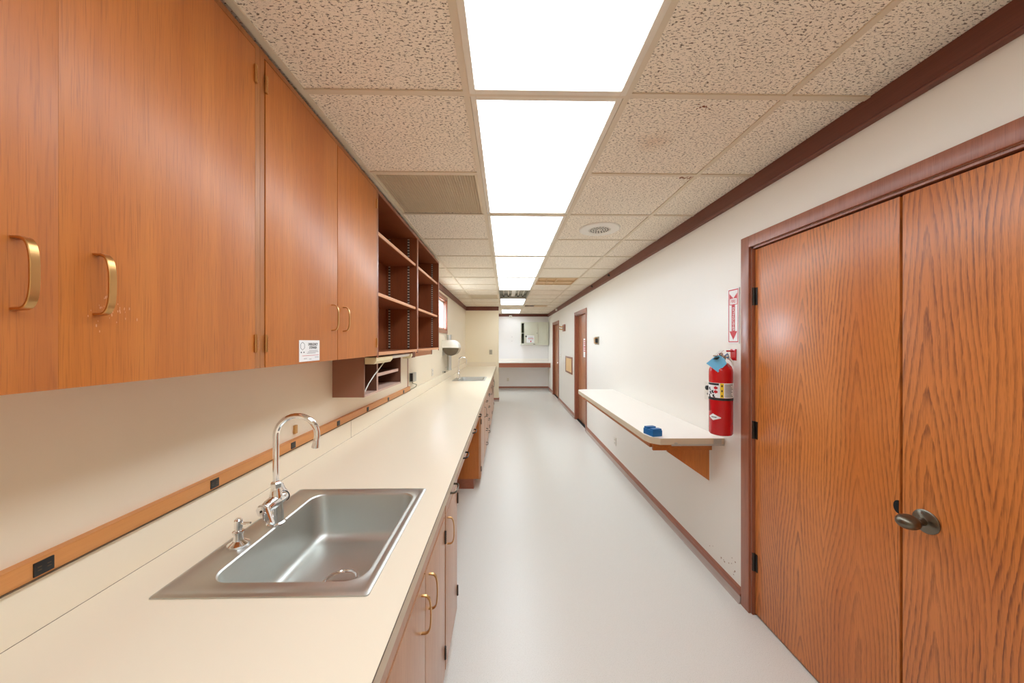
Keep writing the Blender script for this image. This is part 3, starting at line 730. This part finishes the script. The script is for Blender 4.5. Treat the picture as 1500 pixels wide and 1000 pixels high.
# ------------------------------------------------------------------ counter, sinks, faucets
CT, CBK, CFX = 0.93, -1.035, -0.25
sinks = [((-.889, -.345), (.862, 1.492)), ((-.889, -.345), (5.61, 6.265))]
t = thing('countertop', (WL, 4.2, .89), 'long cream laminate countertop with two sinks along the left wall', 'countertop')
b = MB(); zt, zb = CT, CT-.038; y0 = -.95
for (xa, xb), (ya, yb) in sinks:
    ha, hb, ga, gb = xa+.022, xb-.016, ya+.018, yb-.018
    b.box(WL+.003, CFX-.0015, y0, ga, zb, zt); b.box(WL+.003, ha, ga, gb, zb, zt); b.box(hb, CFX-.0015, ga, gb, zb, zt); y0 = gb
b.box(WL+.003, CFX-.0015, y0, YR-.003, zb, zt)
bmesh.ops.remove_doubles(b.bm, verts=b.bm.verts, dist=1e-5)
b.obj('top', 'laminate', t, smooth=False)
b = box(CFX-.0015, CFX, -.95, YR, zb, zt-.0015); b.obj('edge_band', 'band', t, smooth=False)
box(CFX-.002, CFX+.0003, -.95, YR, zt-.0018, zt-.0004).obj('edge_line', 'seam', t, smooth=False)
b = MB(); b.box(WL+.003, CBK, -.95, YR-.003, CT, 1.046); b.box(CBK, RX-.08, YR-.018, YR-.003, CT, 1.043)
b.obj('backsplash', 'laminate', t, smooth=False)
box(CBK, CBK+.0005, -.95, YR-.018, CT, CT+.0009).obj('back_seam', 'seam', t, smooth=False)
box(CBK, CBK+.0007, 2.30, 2.3015, CT, 1.0455).obj('joint_line', 'seam', t, smooth=False)

def rrect(cx, cy, hx, hy, r, z, n=7):
    pts = []
    for (sx, sy, a0) in ((1, 1, 0), (-1, 1, PI/2), (-1, -1, PI), (1, -1, 1.5*PI)):
        for i in range(n+1):
            a = a0+PI/2*i/n; pts.append((cx+sx*(hx-r)+r*math.cos(a), cy+sy*(hy-r)+r*math.sin(a), z))
    return pts
def make_sink(sk, label):
    (xa, xb), (ya, yb) = sk; cx, cy, hx, hy = (xa+xb)/2, (ya+yb)/2, (xb-xa)/2, (yb-ya)/2
    t = thing('sink', (cx, cy, CT), label, 'sink', 'stainless drop-in sinks')
    bx0, bx1, by0, by1 = xa+.098, xb-.036, ya+.052, yb-.052; bx, by, px, py = (bx0+bx1)/2, (by0+by1)/2, (bx1-bx0)/2, (by1-by0)/2
    z = CT; n = 7
    R = [rrect(cx, cy, hx, hy, .008, z+.0006), rrect(cx, cy, hx-.001, hy-.001, .008, z+.003), rrect(cx, cy, hx-.006, hy-.006, .012, z+.0055),
         rrect(cx, cy, hx-.014, hy-.014, .016, z+.0055), rrect(cx, cy, hx-.020, hy-.020, .018, z+.0025)]
    R += [rrect(bx, by, px+.012, py+.012, .06, z+.0025), rrect(bx, by, px+.007, py+.007, .058, z+.005), rrect(bx, by, px+.002, py+.002, .055, z+.005), rrect(bx, by, px-.002, py-.002, .052, z+.001), rrect(bx, by, px-.004, py-.004, .05, z-.008)]
    R += [rrect(bx, by, px-.010, py-.010, .05, z-.09), rrect(bx, by, px-.016, py-.016, .052, z-.135)]
    for i in range(1, 7):
        a = PI/2*i/6; R.append(rrect(bx, by, px-.016-.038*(1-math.cos(a)), py-.016-.038*(1-math.cos(a)), .054, z-.135-.038*math.sin(a)))
    dx, dy, N = bx+.02, by+.002, len(R[0])
    def circ(r, zz): return [(dx+(r)*math.cos(PI/4*0+2*PI*(i+.5-n/2+n/2)/N), dy+r*math.sin(2*PI*(i+.5)/N), zz) for i in range(N)]
    R += [circ(.062, z-.1765), circ(.058, z-.178)]
    MB().loft(R, False, False).obj('basin', 'steel', t)
    MB().lathe([(.060, -.178), (.057, -.1735), (.050, -.1735), (.044, -.182), (.040, -.20), (.002, -.20)], (dx, dy, z), n=36).obj('drain', 'chrome', t)
    h = MB()
    for i in range(8):
        a = 2*PI*i/8; h.lathe([(.0045, 0), (.0045, .001)], (dx+.022*math.cos(a), dy+.022*math.sin(a), z-.1998), n=8)
    h.obj('drain_holes', 'void', t)
    return t, (bx, by)
make_sink(sinks[0], 'large stainless steel sink set in the near counter')
make_sink(sinks[1], 'small-looking stainless steel sink far down the counter near the yellow wall')
def make_faucet(x, y, label):
    z = CT+.003
    t = thing('faucet', (x, y, z), label, 'faucet', 'gooseneck faucets')
    MB().lathe([(.029, 0), (.029, .005), (.0245, .009), (.0235, .03), (.0225, .05), (.021, .062), (.020, .085), (.0205, .10), (.0175, .106), (.0175, .112), (.0155, .116), (.0155, .128)], (x, y, z), n=32).obj('body', 'chrome', t)
    b = MB(); b.lathe([(.0165, .126), (.0175, .130), (.0175, .142), (.0125, .146), (.0115, .150)], (x, y, z), n=6); b.obj('collar_nut', 'chrome', t)
    R = .069; top = .306; pts = [(x, y, z+.14), (x, y, z+.2)]
    dx, dy = .97, .12
    for i in range(19):
        a = PI-PI*1.08*i/18; q = R+R*math.cos(a); pts.append((x+dx*q, y+dy*q, z+top+R*math.sin(a)))
    e = Vector(pts[-1]); d = (e-Vector(pts[-2])).normalized(); pts.append(e+d*.016)
    MB().tube(pts, .0098, 18).obj('spout', 'chrome', t)
    e2 = Vector(pts[-1]); MB().lathe([(.0105, -.012), (.0118, 0), (.0125, .012), (.0105, .014), (.007, .013)], e2, d, 20).obj('aerator', 'chrome', t)
    for s in (-1, 1):
        # valve arm swelling out of the body, then the paddle lever turning on its end
        b = MB(); b.tube([(x, y, z+.078), (x-.001, y+s*.018, z+.079), (x-.003, y+s*.034, z+.077), (x-.004, y+s*.047, z+.074), (x-.004, y+s*.049, z+.074)], [.0215, .0225, .0205, .0185, .016], 20)
        hd = b.obj('handle_arm', 'chrome', t)
        cx, cz = x-.004, z+.074
        rim = [(cx+.0195*math.cos(A_), cz+.0195*math.sin(A_)) for A_ in [2*PI*i/22 for i in range(22)]]
        MB().prism(rim, 'y', y+s*.0495, y+s*.0525).obj('seal_ring', 'ink' if s > 0 else 'chrome', hd)
        pol = [(-.020, .004), (-.012, .017), (.004, .019), (.016, .012), (.022, -.006), (.036, -.040), (.034, -.047), (.026, -.048), (.010, -.030), (-.012, -.016)]
        if s > 0: pol = [(-.5*a_-.004, -c_*.95) for a_, c_ in pol]
        f_ = lambda k, q: [(cx+a_*k, y+s*q, cz+c_*k) for a_, c_ in pol]
        MB().loft([f_(.93, .0525), f_(1, .055), f_(1, .063), f_(.86, .068)]).obj('lever', 'chrome', hd)
        MB().lathe([(.004, 0), (.004, .0012), (.001, .0014)], (cx, y+s*.068, cz), (0, s, 0), 12).obj('screw', 'hinge', hd)
    return t
fa = make_faucet(-.806, 1.212, 'chrome gooseneck faucet on the near sink')
f2 = dup(fa, (-.018, 4.75, 0), 'chrome gooseneck faucet on the far sink by the yellow wall')
t = thing('soap_dispenser', (-.838, 1.085, CT+.003), 'small chrome soap pump on the near sink ledge', 'soap dispenser')
MB().lathe([(.030, 0), (.029, .006), (.020, .012), (.014, .016), (.0125, .024), (.0125, .036), (.016, .038), (.016, .044), (.012, .046)], (-.838, 1.085, CT+.003), n=28).obj('base', 'chrome', t)
MB().lathe([(.0085, .044), (.0085, .05), (.011, .052), (.011, .078), (.008, .082), (.001, .0825)], (-.838, 1.085, CT+.003), n=20).obj('pump_head', 'chrome', t)
MB().tube([(-.83, 1.085, CT+.070), (-.80, 1.085, CT+.072)], [.0045, .0035], 10).obj('nozzle', 'chrome', t)

# ------------------------------------------------------------------ base cabinets
BX, BT, BB = -0.27, 0.890, 0.105
BG = 'teak base cabinets under the counter'
def base_body(b, y0, y1):
    carcass(b, WL+.01, BX-.02, y0, y1, BB, BT, top=False)
def base_cab(y0, y1, label, doors=(), drawers=(), frame=True, rail=.80):
    """doors: (ya, yb, hinge side); drawers: (ya, yb, z0, z1)"""
    t = thing('base_cabinet', (WL, (y0+y1)/2, 0), label, 'cabinet', BG)
    b = MB(); base_body(b, y0, y1); b.obj('body', 'teakZ', t, smooth=False)
    b = MB()
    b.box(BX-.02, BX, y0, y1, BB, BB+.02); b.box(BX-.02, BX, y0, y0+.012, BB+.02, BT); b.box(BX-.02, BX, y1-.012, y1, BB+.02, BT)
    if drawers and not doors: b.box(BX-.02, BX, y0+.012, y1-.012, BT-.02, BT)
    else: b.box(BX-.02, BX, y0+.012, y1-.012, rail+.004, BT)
    b.obj('face_frame', 'sheen_teak', t, smooth=False)
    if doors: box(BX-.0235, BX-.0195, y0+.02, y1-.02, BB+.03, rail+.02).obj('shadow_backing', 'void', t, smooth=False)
    k = MB(); k.box(WL+.01, -.345, y0, y1, 0, BB); k.obj('toe_kick', 'trimY', t, smooth=False)
    for (a, c, hs) in doors:
        d = box(BX-.017, BX+.003, a+.0022, c-.0022, BB+.008, rail, bev=.0012).obj('door', 'sheen_teak', t)
        hy = a if hs == 'near' else c; py = c-.05 if hs == 'near' else a+.05
        for z in (.715, .21): hinge(hy, z, BX+.002, d, 'hinge')
        pull_v(py, .645, .765, BX+.003, d, .009, .03, 'bronze' if y0 > 3 else 'brass')
    for (a, c, z0, z1) in drawers:
        d = box(BX-.017, BX+.003, a+.0015, c-.0015, z0+.0015, z1-.0015, bev=.0012).obj('drawer', 'sheen_teak', t)
        pull_h((a+c)/2-.055, (a+c)/2+.055, (z0+z1)/2, BX+.003, d, mat='bronze')
    return t
base_cab(-.03, .757, 'nearest teak base cabinet at the front edge of the picture', [(.38, .745, 'far'), (-.018, .378, 'near')])
base_cab(.758, 1.508, 'teak sink base cabinet with two doors below the near sink', [(.772, 1.137, 'near'), (1.139, 1.498, 'far')])
base_cab(1.509, 1.885, 'narrow teak base cabinet with one door beside the open knee space', [(1.52, 1.875, 'far')], [(1.52, 1.875, .803, .886)], rail=.798)
t = thing('apron_drawer_rail', (WL, 2.77, .8), 'row of shallow apron drawers under the counter across the knee space', 'drawers')
b = MB(); b.box(WL+.01, BX-.02, 1.886, 3.659, .803, .815); b.box(BX-.02, BX-.018, 1.886, 3.659, .803, .889); b.obj('frame', 'sheen_teak', t, smooth=False)
for k in range(3):
    a = 1.89+.59*k; d = box(BX-.017, BX+.002, a, a+.585, .806, .887, bev=.0012).obj('drawer', 'sheen_teak', t)
    pull_h(a+.235, a+.35, .848, BX+.002, d, mat='hinge')
base_cab(3.66, 4.285, 'teak base cabinet with one door past the knee space', [(3.672, 4.273, 'near')])
base_cab(4.286, 4.90, 'bank of four teak drawers in the far base cabinets', (), [(4.298, 4.888, .115, .30), (4.298, 4.888, .302, .49), (4.298, 4.888, .492, .68), (4.298, 4.888, .682, .868)])
base_cab(4.901, 5.50, 'second bank of teak drawers, next to the far sink cabinet', (), [(4.913, 5.488, .115, .30), (4.913, 5.488, .302, .49), (4.913, 5.488, .492, .68), (4.913, 5.488, .682, .868)])
base_cab(5.501, 6.60, 'teak base cabinet with two doors below the far sink', [(5.513, 6.049, 'near'), (6.051, 6.588, 'far')])
base_cab(6.601, 7.60, 'last teak base cabinet before the gap at the yellow wall', [(6.613, 7.099, 'near'), (7.101, 7.588, 'far')])

# ------------------------------------------------------------------ right wall: shelf, extinguisher, sign, fittings
t = thing('wall_shelf', (WR, 3.35, .945), 'cream laminate counter shelf on a wooden bracket on the right wall', 'shelf')
zt, zb = .945, .903
pl = [(WR-.002, 2.19), (WR-.002, 4.50), (1.03, 4.50), (.955, 4.46), (.94, 4.40), (.94, 2.30), (.952, 2.235), (1.0, 2.195)]
MB().prism([(x, y) for x, y in pl], 'z', zb, zt).obj('top', 'laminate_w', t, smooth=False)
MB().prism([(WR-.004, 2.187), (1.0, 2.192), (.95, 2.233), (.937, 2.30), (.937, 4.40), (.953, 4.463), (1.03, 4.503), (1.03, 4.50), (.955, 4.46), (.94, 4.40), (.94, 2.30), (.952, 2.235), (1.0, 2.195), (WR-.004, 2.19)], 'z', zb, zt-.001).obj('edge_band', 'band', t, smooth=False)
b = MB(); b.box(1.0, WR-.016, 2.30, 2.32, .833, zb, bev=.001); b.box(1.0, WR-.016, 4.36, 4.38, .833, zb); b.box(.985, 1.005, 2.32, 4.36, .850, zb)
b.obj('under_frame', 'teakY', t, smooth=False)
for y in (2.325, 4.32):
    MB().prism([(WR-.020, .615), (WR-.020, .8325), (1.13, .8325), (1.11, .815)], 'y', y, y+.02).obj('bracket', 'teakZ', t, smooth=False)
b = MB(); b.box(1.07, WR-.01, 2.180, 2.187, zb-.004, zb+.006); b.box(1.345, 1.395, 2.183, 2.187, zb-.002, zt-.002)
b.cyl((1.10, 2.178, zb+.008), (1.10, 2.187, zb+.008), .010, 14); b.cyl((1.125, 2.176, zb+.002), (1.125, 2.187, zb+.002), .006, 14); b.obj('hinge_hardware', 'greybox', t)
box(WR-.012, WR-.001, 2.205, 2.215, zb-.002, zt-.002).obj('wall_cleat', 'trimZ', t, smooth=False)
# blue block
t = thing('blue_holder', (.985, 2.275, .945), 'small blue plastic block with two raised lugs on the wall shelf', 'holder')
cx, cy = .988, 2.28
rz = Matrix.Translation((cx, cy, .945)) @ Matrix.Rotation(.25, 4, 'Z')
def rot_add(mb, *bx, bev=0): 
    q = box(*bx, bev=bev); me = bpy.data.meshes.new('t'); q.bm.to_mesh(me); q.bm.free(); me.transform(rz); mb.bm.from_mesh(me); bpy.data.meshes.remove(me)
b = MB(); rot_add(b, -.036, .036, -.05, .05, 0.0005, .040, bev=.004); b.obj('block', 'blue', t)
b = MB(); rot_add(b, -.033, .034, -.046, -.012, .039, .050, bev=.003); b.obj('lug', 'blue', t)
b = MB(); rot_add(b, -.033, .034, .010, .046, .039, .052, bev=.003); b.obj('lug', 'blue', t)
# extinguisher
ex, ey, ez = 1.337, 2.10, .997
t = thing('fire_extinguisher', (ex, ey, ez), 'red fire extinguisher with blue tag hanging beside the double door', 'fire extinguisher')
r = .0655
MB().lathe([(.052, 0), (.060, .003), (r, .012), (r, .385), (.064, .402), (.057, .422), (.043, .438), (.026, .446), (.022, .452), (.022, .462)], (ex, ey, ez), n=40).obj('cylinder', 'red', t)
def patch(name, a0, a1, z0, z1, mat, parent, off=.0008, n=20):
    b = MB(); ro, ri = r+off, r-.001
    rings = []
    for i in range(n+1):
        a = a0+(a1-a0)*i/n; c, s = math.cos(a), math.sin(a)
        rings.append([(ex+rr*c, ey+rr*s, z) for rr, z in ((ri, z0), (ro, z0), (ro, z1), (ri, z1))])
    return b.loft(rings).obj(name, mat, parent)
A = math.radians
view = A(-123)                                # direction from the cylinder towards the viewpoint
lb = patch('label', view-A(105), view+A(85), ez+.232, ez+.322, 'paper', t)
patch('band', view-A(180), view+A(179.9), ez+.216, ez+.231, 'ink', t, .0012, 48)
patch('yellow_stripe', view-A(2), view+A(14), ez+.233, ez+.321, 'yellow', lb, .0012, 6)
p = MB()
def addp(a0, a1, z0, z1, mb):
    rings = []
    for i in range(5):
        a = a0+(a1-a0)*i/4; c, s = math.cos(a), math.sin(a); rings.append([(ex+rr*c, ey+rr*s, z) for rr, z in ((r, z0), (r+.0018, z0), (r+.0018, z1), (r, z1))])
    mb.loft(rings)
for k in range(9):
    z = ez+.240+.0088*k; addp(view+A(20), view+A(20+48-(k*7) % 17), z, z+.003, p)
for z in (ez+.305, ez+.275, ez+.245): addp(view+A(3), view+A(9), z-.006, z+.006, p)
addp(view-A(75), view-A(8), ez+.308, ez+.320, p)
for a0, z in ((-66, .285), (-60, .262), (-68, .242), (-40, .243), (-46, .268)): addp(view+A(a0), view+A(a0+9), ez+z-.006, ez+z+.008, p); addp(view+A(a0+4), view+A(a0+14), ez+z-.010, ez+z-.004, p)
p.obj('label_print', 'ink', lb, smooth=False)
p = MB()
for z in (.292, .268): addp(view-A(32), view-A(14), ez+z-.006, ez+z+.006, p); addp(view-A(26), view-A(20), ez+z-.01, ez+z+.01, p)
p.obj('red_icons', 'redflat', lb, smooth=False)
# white lozenge emblem and the vertical line of print on the lower cylinder
n = 20; b = MB(); top, bot = [], []
a0, a1, zc = view-A(62), view+A(2), ez+.112
for i in range(n+1):
    f = i/n; a = a0+(a1-a0)*f; hgt = .019*(1-abs(f-.38)/(.38 if f < .38 else .62))*.98+.0006+.0025*(i % 2)
    c, s = math.cos(a), math.sin(a); rr = r+.001
    top.append((ex+rr*c, ey+rr*s, zc+hgt)); bot.append((ex+rr*c, ey+rr*s, zc-hgt))
tv, bv = b.ring(top), b.ring(bot)
for i in range(n): b.bm.faces.new((tv[i], tv[i+1], bv[i+1], bv[i]))
em = b.obj('emblem', 'paper', t)
p = MB()
for a in (-46, -39, -32, -25): addp(view+A(a), view+A(a+5), zc-.003, zc+.003, p)
p.obj('emblem_print', 'ink', em, smooth=False)
p = MB()
for k in range(8): addp(view-A(66), view-A(60), ez+.145+.0085*k, ez+.150+.0085*k, p)
p.obj('side_print', 'ink', t, smooth=False)
# valve, handles, gauge, hose
b = MB(); b.lathe([(.018, .455), (.020, .462), (.020, .484), (.014, .490), (.012, .505)], (ex, ey, ez), n=20); b.obj('valve', 'chrome', t)
hd = Vector((-.75, -.55, 0)).normalized()
b = MB(); c0 = Vector((ex, ey, ez))
b.strap([c0+Vector((.014, .01, .520)), c0+Vector((0, 0, .515)), c0+hd*.04+Vector((0, 0, .502)), c0+hd*.085+Vector((0, 0, .488))], hd.cross((0, 0, 1)), .022, .004); b.obj('squeeze_lever', 'chrome', t)
b = MB(); b.strap([c0+Vector((.0, .0, .492)), c0+hd*.04+Vector((0, 0, .482)), c0+hd*.08+Vector((0, 0, .468))], hd.cross((0, 0, 1)), .024, .004); b.obj('carry_handle', 'hinge', t)
MB().lathe([(.016, 0), (.017, .004), (.017, .012), (.013, .014)], c0+Vector((.0, -.016, .474)), (.0, -1, 0), 20).obj('gauge', 'steelplate', t)
MB().tube([c0+Vector((.018, -.014, .478)), c0+Vector((.034, -.018, .488)), c0+Vector((.042, -.014, .474)), c0+Vector((.052, -.03, .452)), c0+Vector((.058, -.034, .43))], [.006, .007, .007, .006, .005], 12).obj('nozzle', 'plate', t)
MB().tube([c0+Vector((.012, -.022, .488)), c0+Vector((.026, -.024, .500)), c0+Vector((.036, -.020, .488)), c0+Vector((.030, -.022, .474)), c0+Vector((.014, -.024, .478))], .0035, 8).obj('safety_seal', 'blue', t)
t = thing('extinguisher_hook', (WR, 2.10, 1.50), 'red wall hook that the fire extinguisher hangs from', 'hook')
b = MB(); b.box(WR-.006, WR-.0005, 2.075, 2.125, 1.455, 1.525, bev=.002); b.box(WR-.046, WR-.006, 2.094, 2.106, 1.508, 1.518, bev=.002); b.box(WR-.034, WR-.006, 2.088, 2.112, 1.46, 1.472, bev=.002); b.obj('plate', 'red', t)
# tag
tg = thing('tag', (1.27, 2.03, 1.40), 'bright blue inspection tag hanging from the extinguisher valve', 'tag')
o = c0+hd*.03+Vector((.0, -.026, .47))
ux, uz = Vector((-.72, -.18, -.50)).normalized(), None
nrm = Vector((-.45, -.88, .15)).normalized(); ux = (ux-nrm*ux.dot(nrm)).normalized(); uy = nrm.cross(ux)
qs = [(.0, -.012), (.0, .014), (.014, .040), (.085, .046), (.090, -.036), (.014, -.034)]
b = MB(); b.loft([[o+ux*(a-.012)+uy*c+nrm*k for a, c in qs] for k in (0, .0012)]); b.obj('card', 'bluecard', tg, smooth=False)
MB().tube([o+nrm*.002+ux*-.004, o+ux*-.012+nrm*.006+Vector((.004, 0, .008)), o+Vector((.014, .012, .022))], .0012, 6).obj('tie', 'cord', tg)
# fire extinguisher sign
t = thing('extinguisher_sign', (WR, 2.10, 1.56), 'narrow white sign with a red down arrow above the extinguisher', 'sign')
ya, yb, z0, z1 = 2.047, 2.150, 1.562, 1.902; XS = WR-.003
def sgn(x, pts, th=.0004): return MB().prism(pts, 'x', x-th, x)
sgn(XS, [(ya, z0), (yb, z0), (yb, z1), (ya, z1)], .002).obj('panel', 'paper', t, smooth=False)
xx = XS-.002; e = .006; q = .006
b = MB()
for pts in ([(ya+e, z0+e), (ya+e+q, z0+e), (ya+e+q, z1-e), (ya+e, z1-e)], [(yb-e-q, z0+e), (yb-e, z0+e), (yb-e, z1-e), (yb-e-q, z1-e)], [(ya+e+q, z0+e), (yb-e-q, z0+e), (yb-e-q, z0+e+q), (ya+e+q, z0+e+q)], [(ya+e+q, z1-e-q), (yb-e-q, z1-e-q), (yb-e-q, z1-e), (ya+e+q, z1-e)]):
    b.prism(pts, 'x', xx-.0004, xx)
b.obj('border', 'redflat', t, smooth=False)
m = (ya+yb)/2
b = MB(); b.prism([(m-.015, 1.635), (m-.015, 1.80), (m+.015, 1.80), (m+.015, 1.635)], 'x', xx-.0004, xx)
b.prism([(m, 1.582), (m-.036, 1.636), (m+.036, 1.636)], 'x', xx-.0004, xx)
b.prism([(m-.036, 1.838), (m-.036, 1.872), (m, 1.840)], 'x', xx-.0004, xx); b.prism([(m+.036, 1.838), (m, 1.840), (m+.036, 1.872)], 'x', xx-.0004, xx)
for pts in ([(m-.036, 1.80), (m-.032, 1.80), (m-.032, 1.838), (m-.036, 1.838)], [(m+.032, 1.80), (m+.036, 1.80), (m+.036, 1.838), (m+.032, 1.838)], [(m-.032, 1.80), (m+.032, 1.80), (m+.032, 1.804), (m-.032, 1.804)]): b.prism(pts, 'x', xx-.0004, xx)
b.obj('arrow', 'redflat', t, smooth=False)
text('FIRE', .032, 'redflat', t, basis((0, -1, 0), (0, 0, 1), (xx-.0005, m, 1.821)), sx=.8)
text('EXTINGUISHER', .0235, 'paper', t, basis((0, 0, -1), (0, -1, 0), (xx-.0008, m, 1.712)), sx=.92)
# outlet plate behind the extinguisher with a black plug
t = thing('outlet_plate', (WR, 2.36, 1.16), 'white outlet plate with a black plug, half hidden behind the extinguisher', 'outlet')
box(WR-.006, WR-.0005, 2.305, 2.405, 1.165, 1.292, bev=.0015).obj('cover_plate', 'plate', t)
MB().lathe([(.016, 0), (.016, .012), (.010, .016)], (WR-.006, 2.362, 1.25), (-1, 0, 0), 16).obj('plug', 'ink', t)
b = MB(); b.box(WR-.0072, WR-.0058, 2.345, 2.352, 1.20, 1.214); b.box(WR-.0072, WR-.0058, 2.366, 2.373, 1.20, 1.214); b.obj('slots', 'ink', t, smooth=False)
plate_x('outlet_plate', WR-.0005, -1, 4.36, 4.45, .235, .335, 'white outlet plate low on the right wall under the shelf', 'outlet', 'plate')
t = thing('thermostat', (WR, 5.25, 1.53), 'small thermostat with brass and black cover on the right wall', 'thermostat')
box(WR-.008, WR-.0005, 5.17, 5.40, 1.53, 1.655, bev=.002).obj('back_plate', 'steelplate', t)
box(WR-.04, WR-.008, 5.25, 5.34, 1.545, 1.64, bev=.004).obj('cover', 'brass', t)
box(WR-.042, WR-.008, 5.225, 5.248, 1.56, 1.625, bev=.002).obj('dial_block', 'ink', t)
t = thing('wall_hatch', (WR, 7.63, .87), 'tan board in a wood frame low between the two far doors', 'board')
b = MB(); 
for q_ in ((7.24, 7.28, .875, 1.245), (7.98, 8.02, .875, 1.245), (7.28, 7.98, .875, .91), (7.28, 7.98, 1.21, 1.245)): b.box(WR-.018, WR-.0005, *q_, bev=.003)
b.obj('frame', 'trimZ', t); box(WR-.009, WR-.0005, 7.28, 7.98, .91, 1.21).obj('panel', 'cork', t, smooth=False)
t = thing('coat_hook', (WR, 8.2, 1.83), 'wood block with a brass hook beside the farthest door', 'hook')
box(WR-.03, WR-.0005, 8.10, 8.38, 1.83, 1.995, bev=.004).obj('block', 'trimZ', t)
for z in (1.88, 1.945): MB().tube([(WR-.03, 8.25, z), (WR-.075, 8.30, z-.005), (WR-.10, 8.36, z+.012)], [.014, .011, .014], 12).obj('hook', 'brass', t)
plate_x('switch_plate', WR-.0005, -1, 8.70, 8.86, 1.155, 1.295, 'white switch plate between the board and the farthest door', 'switch', 'white')
for y, l in ((4.58, 'small dark bracket on the right crown strip, nearer of two'), (5.49, 'small dark bracket on the right crown strip, farther of two')):
    t = thing('crown_bracket', (WR-.022, y, 2.47), l, 'bracket', 'brackets on the crown strip')
    MB().lathe([(.014, 0), (.014, .006), (.008, .01), (.008, .02)], (WR-.022, y, 2.468), (-1, 0, 0), 12).obj('base', 'ink', t)
    MB().tube([(WR-.04, y, 2.468), (WR-.052, y-.03, 2.462), (WR-.05, y-.055, 2.472)], .006, 8).obj('arm', 'ink', t)
t = thing('wall_sensor', (WR-.03, 9.3, 2.43), 'small white sensor box at the crown strip above the farthest door', 'sensor')
box(WR-.065, WR-.0225, 9.25, 9.33, 2.425, 2.48, bev=.005).obj('case', 'white', t); MB().lathe([(.012, 0), (.010, .008), (.002, .01)], (WR-.065, 9.29, 2.445), (-1, 0, 0), 12).obj('eye', 'plate', t)
t = thing('wall_sensor', (.155, YF-.03, 2.39), 'small pale box on the crown strip of the far wall', 'sensor')
box(.11, .205, YF-.07, YF-.0225, 2.385, 2.46, bev=.006).obj('case', 'plate', t); MB().lathe([(.014, 0), (.012, .006), (.002, .008)], (.157, YF-.07, 2.42), (0, -1, 0), 12).obj('eye', 'grey', t)

# ------------------------------------------------------------------ far nook
t = thing('nook_counter', (.6, 11.1, .93), 'white counter with wood apron spanning the far wall', 'countertop')
box(RX-.6, WR-.001, 10.80, YF-.001, .877+.03, .935, bev=.003).obj('top', 'laminate_w', t)
box(RX-.6, WR-.001, 10.815, 10.835, .767, .906).obj('apron', 'trimX', t, smooth=False)
box(RX-.6, WR-.001, YF-.02, YF-.001, .935, 1.02).obj('backsplash', 'laminate_w', t, smooth=False)
t = thing('metal_wall_cabinet', (.93, YF, 1.48), 'pale green-grey metal cabinet with sliding doors on the far wall', 'cabinet')
x0, x1, za, zb_, yf = .49, 1.395, 1.478, 2.222, YF-.28
b = MB(); b.box(x0, x0+.02, yf, YF-.001, za, zb_); b.box(x1-.02, x1, yf, YF-.001, za, zb_); b.box(x0+.02, x1-.02, yf, YF-.001, zb_-.03, zb_); b.box(x0+.02, x1-.02, yf, YF-.001, za, za+.05)
b.obj('body', 'metal_cab', t, smooth=False)
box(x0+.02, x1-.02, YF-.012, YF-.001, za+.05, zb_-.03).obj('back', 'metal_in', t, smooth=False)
box(x0+.02, x1-.02, yf+.04, YF-.012, 1.855, 1.87).obj('shelf', 'metal_cab', t, smooth=False)
d = box(x0+.105, x0+.555, yf+.006, yf+.018, za+.052, zb_-.032, bev=.002).obj('sliding_door', 'metal_cab', t)
MB().lathe([(.010, 0), (.010, .004)], (x0+.525, yf+.006, 1.86), (0, -1, 0), 12).obj('finger_pull', 'ink', d)
d = box(x0+.53, x1-.021, yf+.022, yf+.034, za+.052, zb_-.032, bev=.002).obj('sliding_door', 'metal_cab', t)
box(x0+.80, x0+.85, yf+.018, yf+.024, za+.12, zb_-.10, bev=.002).obj('raised_rib', 'metal_cab', d)
box(x0+.40, x0+.47, yf-.003, yf, za+.015, za+.033).obj('maker_plate', 'ink', t, smooth=False)
yp = yf+.0055
t = thing('first_aid_notice', (.82, yp, 1.55), 'white notice with red print on the left sliding door of the metal cabinet', 'notice')
box(.675, .925, yp-.001, yp, 1.548, 1.785).obj('sheet', 'paper', t, smooth=False)
b = box(.72, .90, yp-.0016, yp-.001, 1.675, 1.692); b.box(.80, .83, yp-.0016, yp-.001, 1.57, 1.62); b.obj('red_print', 'redflat', t, smooth=False)
b = MB()
for z, a, c in ((1.74, .72, .90), (1.72, .74, .88), (1.64, .74, .90)): b.box(a, c, yp-.0016, yp-.001, z-.004, z+.004)
b.obj('fine_print', 'grey', t, smooth=False)
b = box(.652, .672, yp-.003, yp-.0001, 1.72, 1.79); b.box(.632, .692, yp-.003, yp-.0001, 1.745, 1.765); b.obj('cross_sticker', 'ink', t, smooth=False)
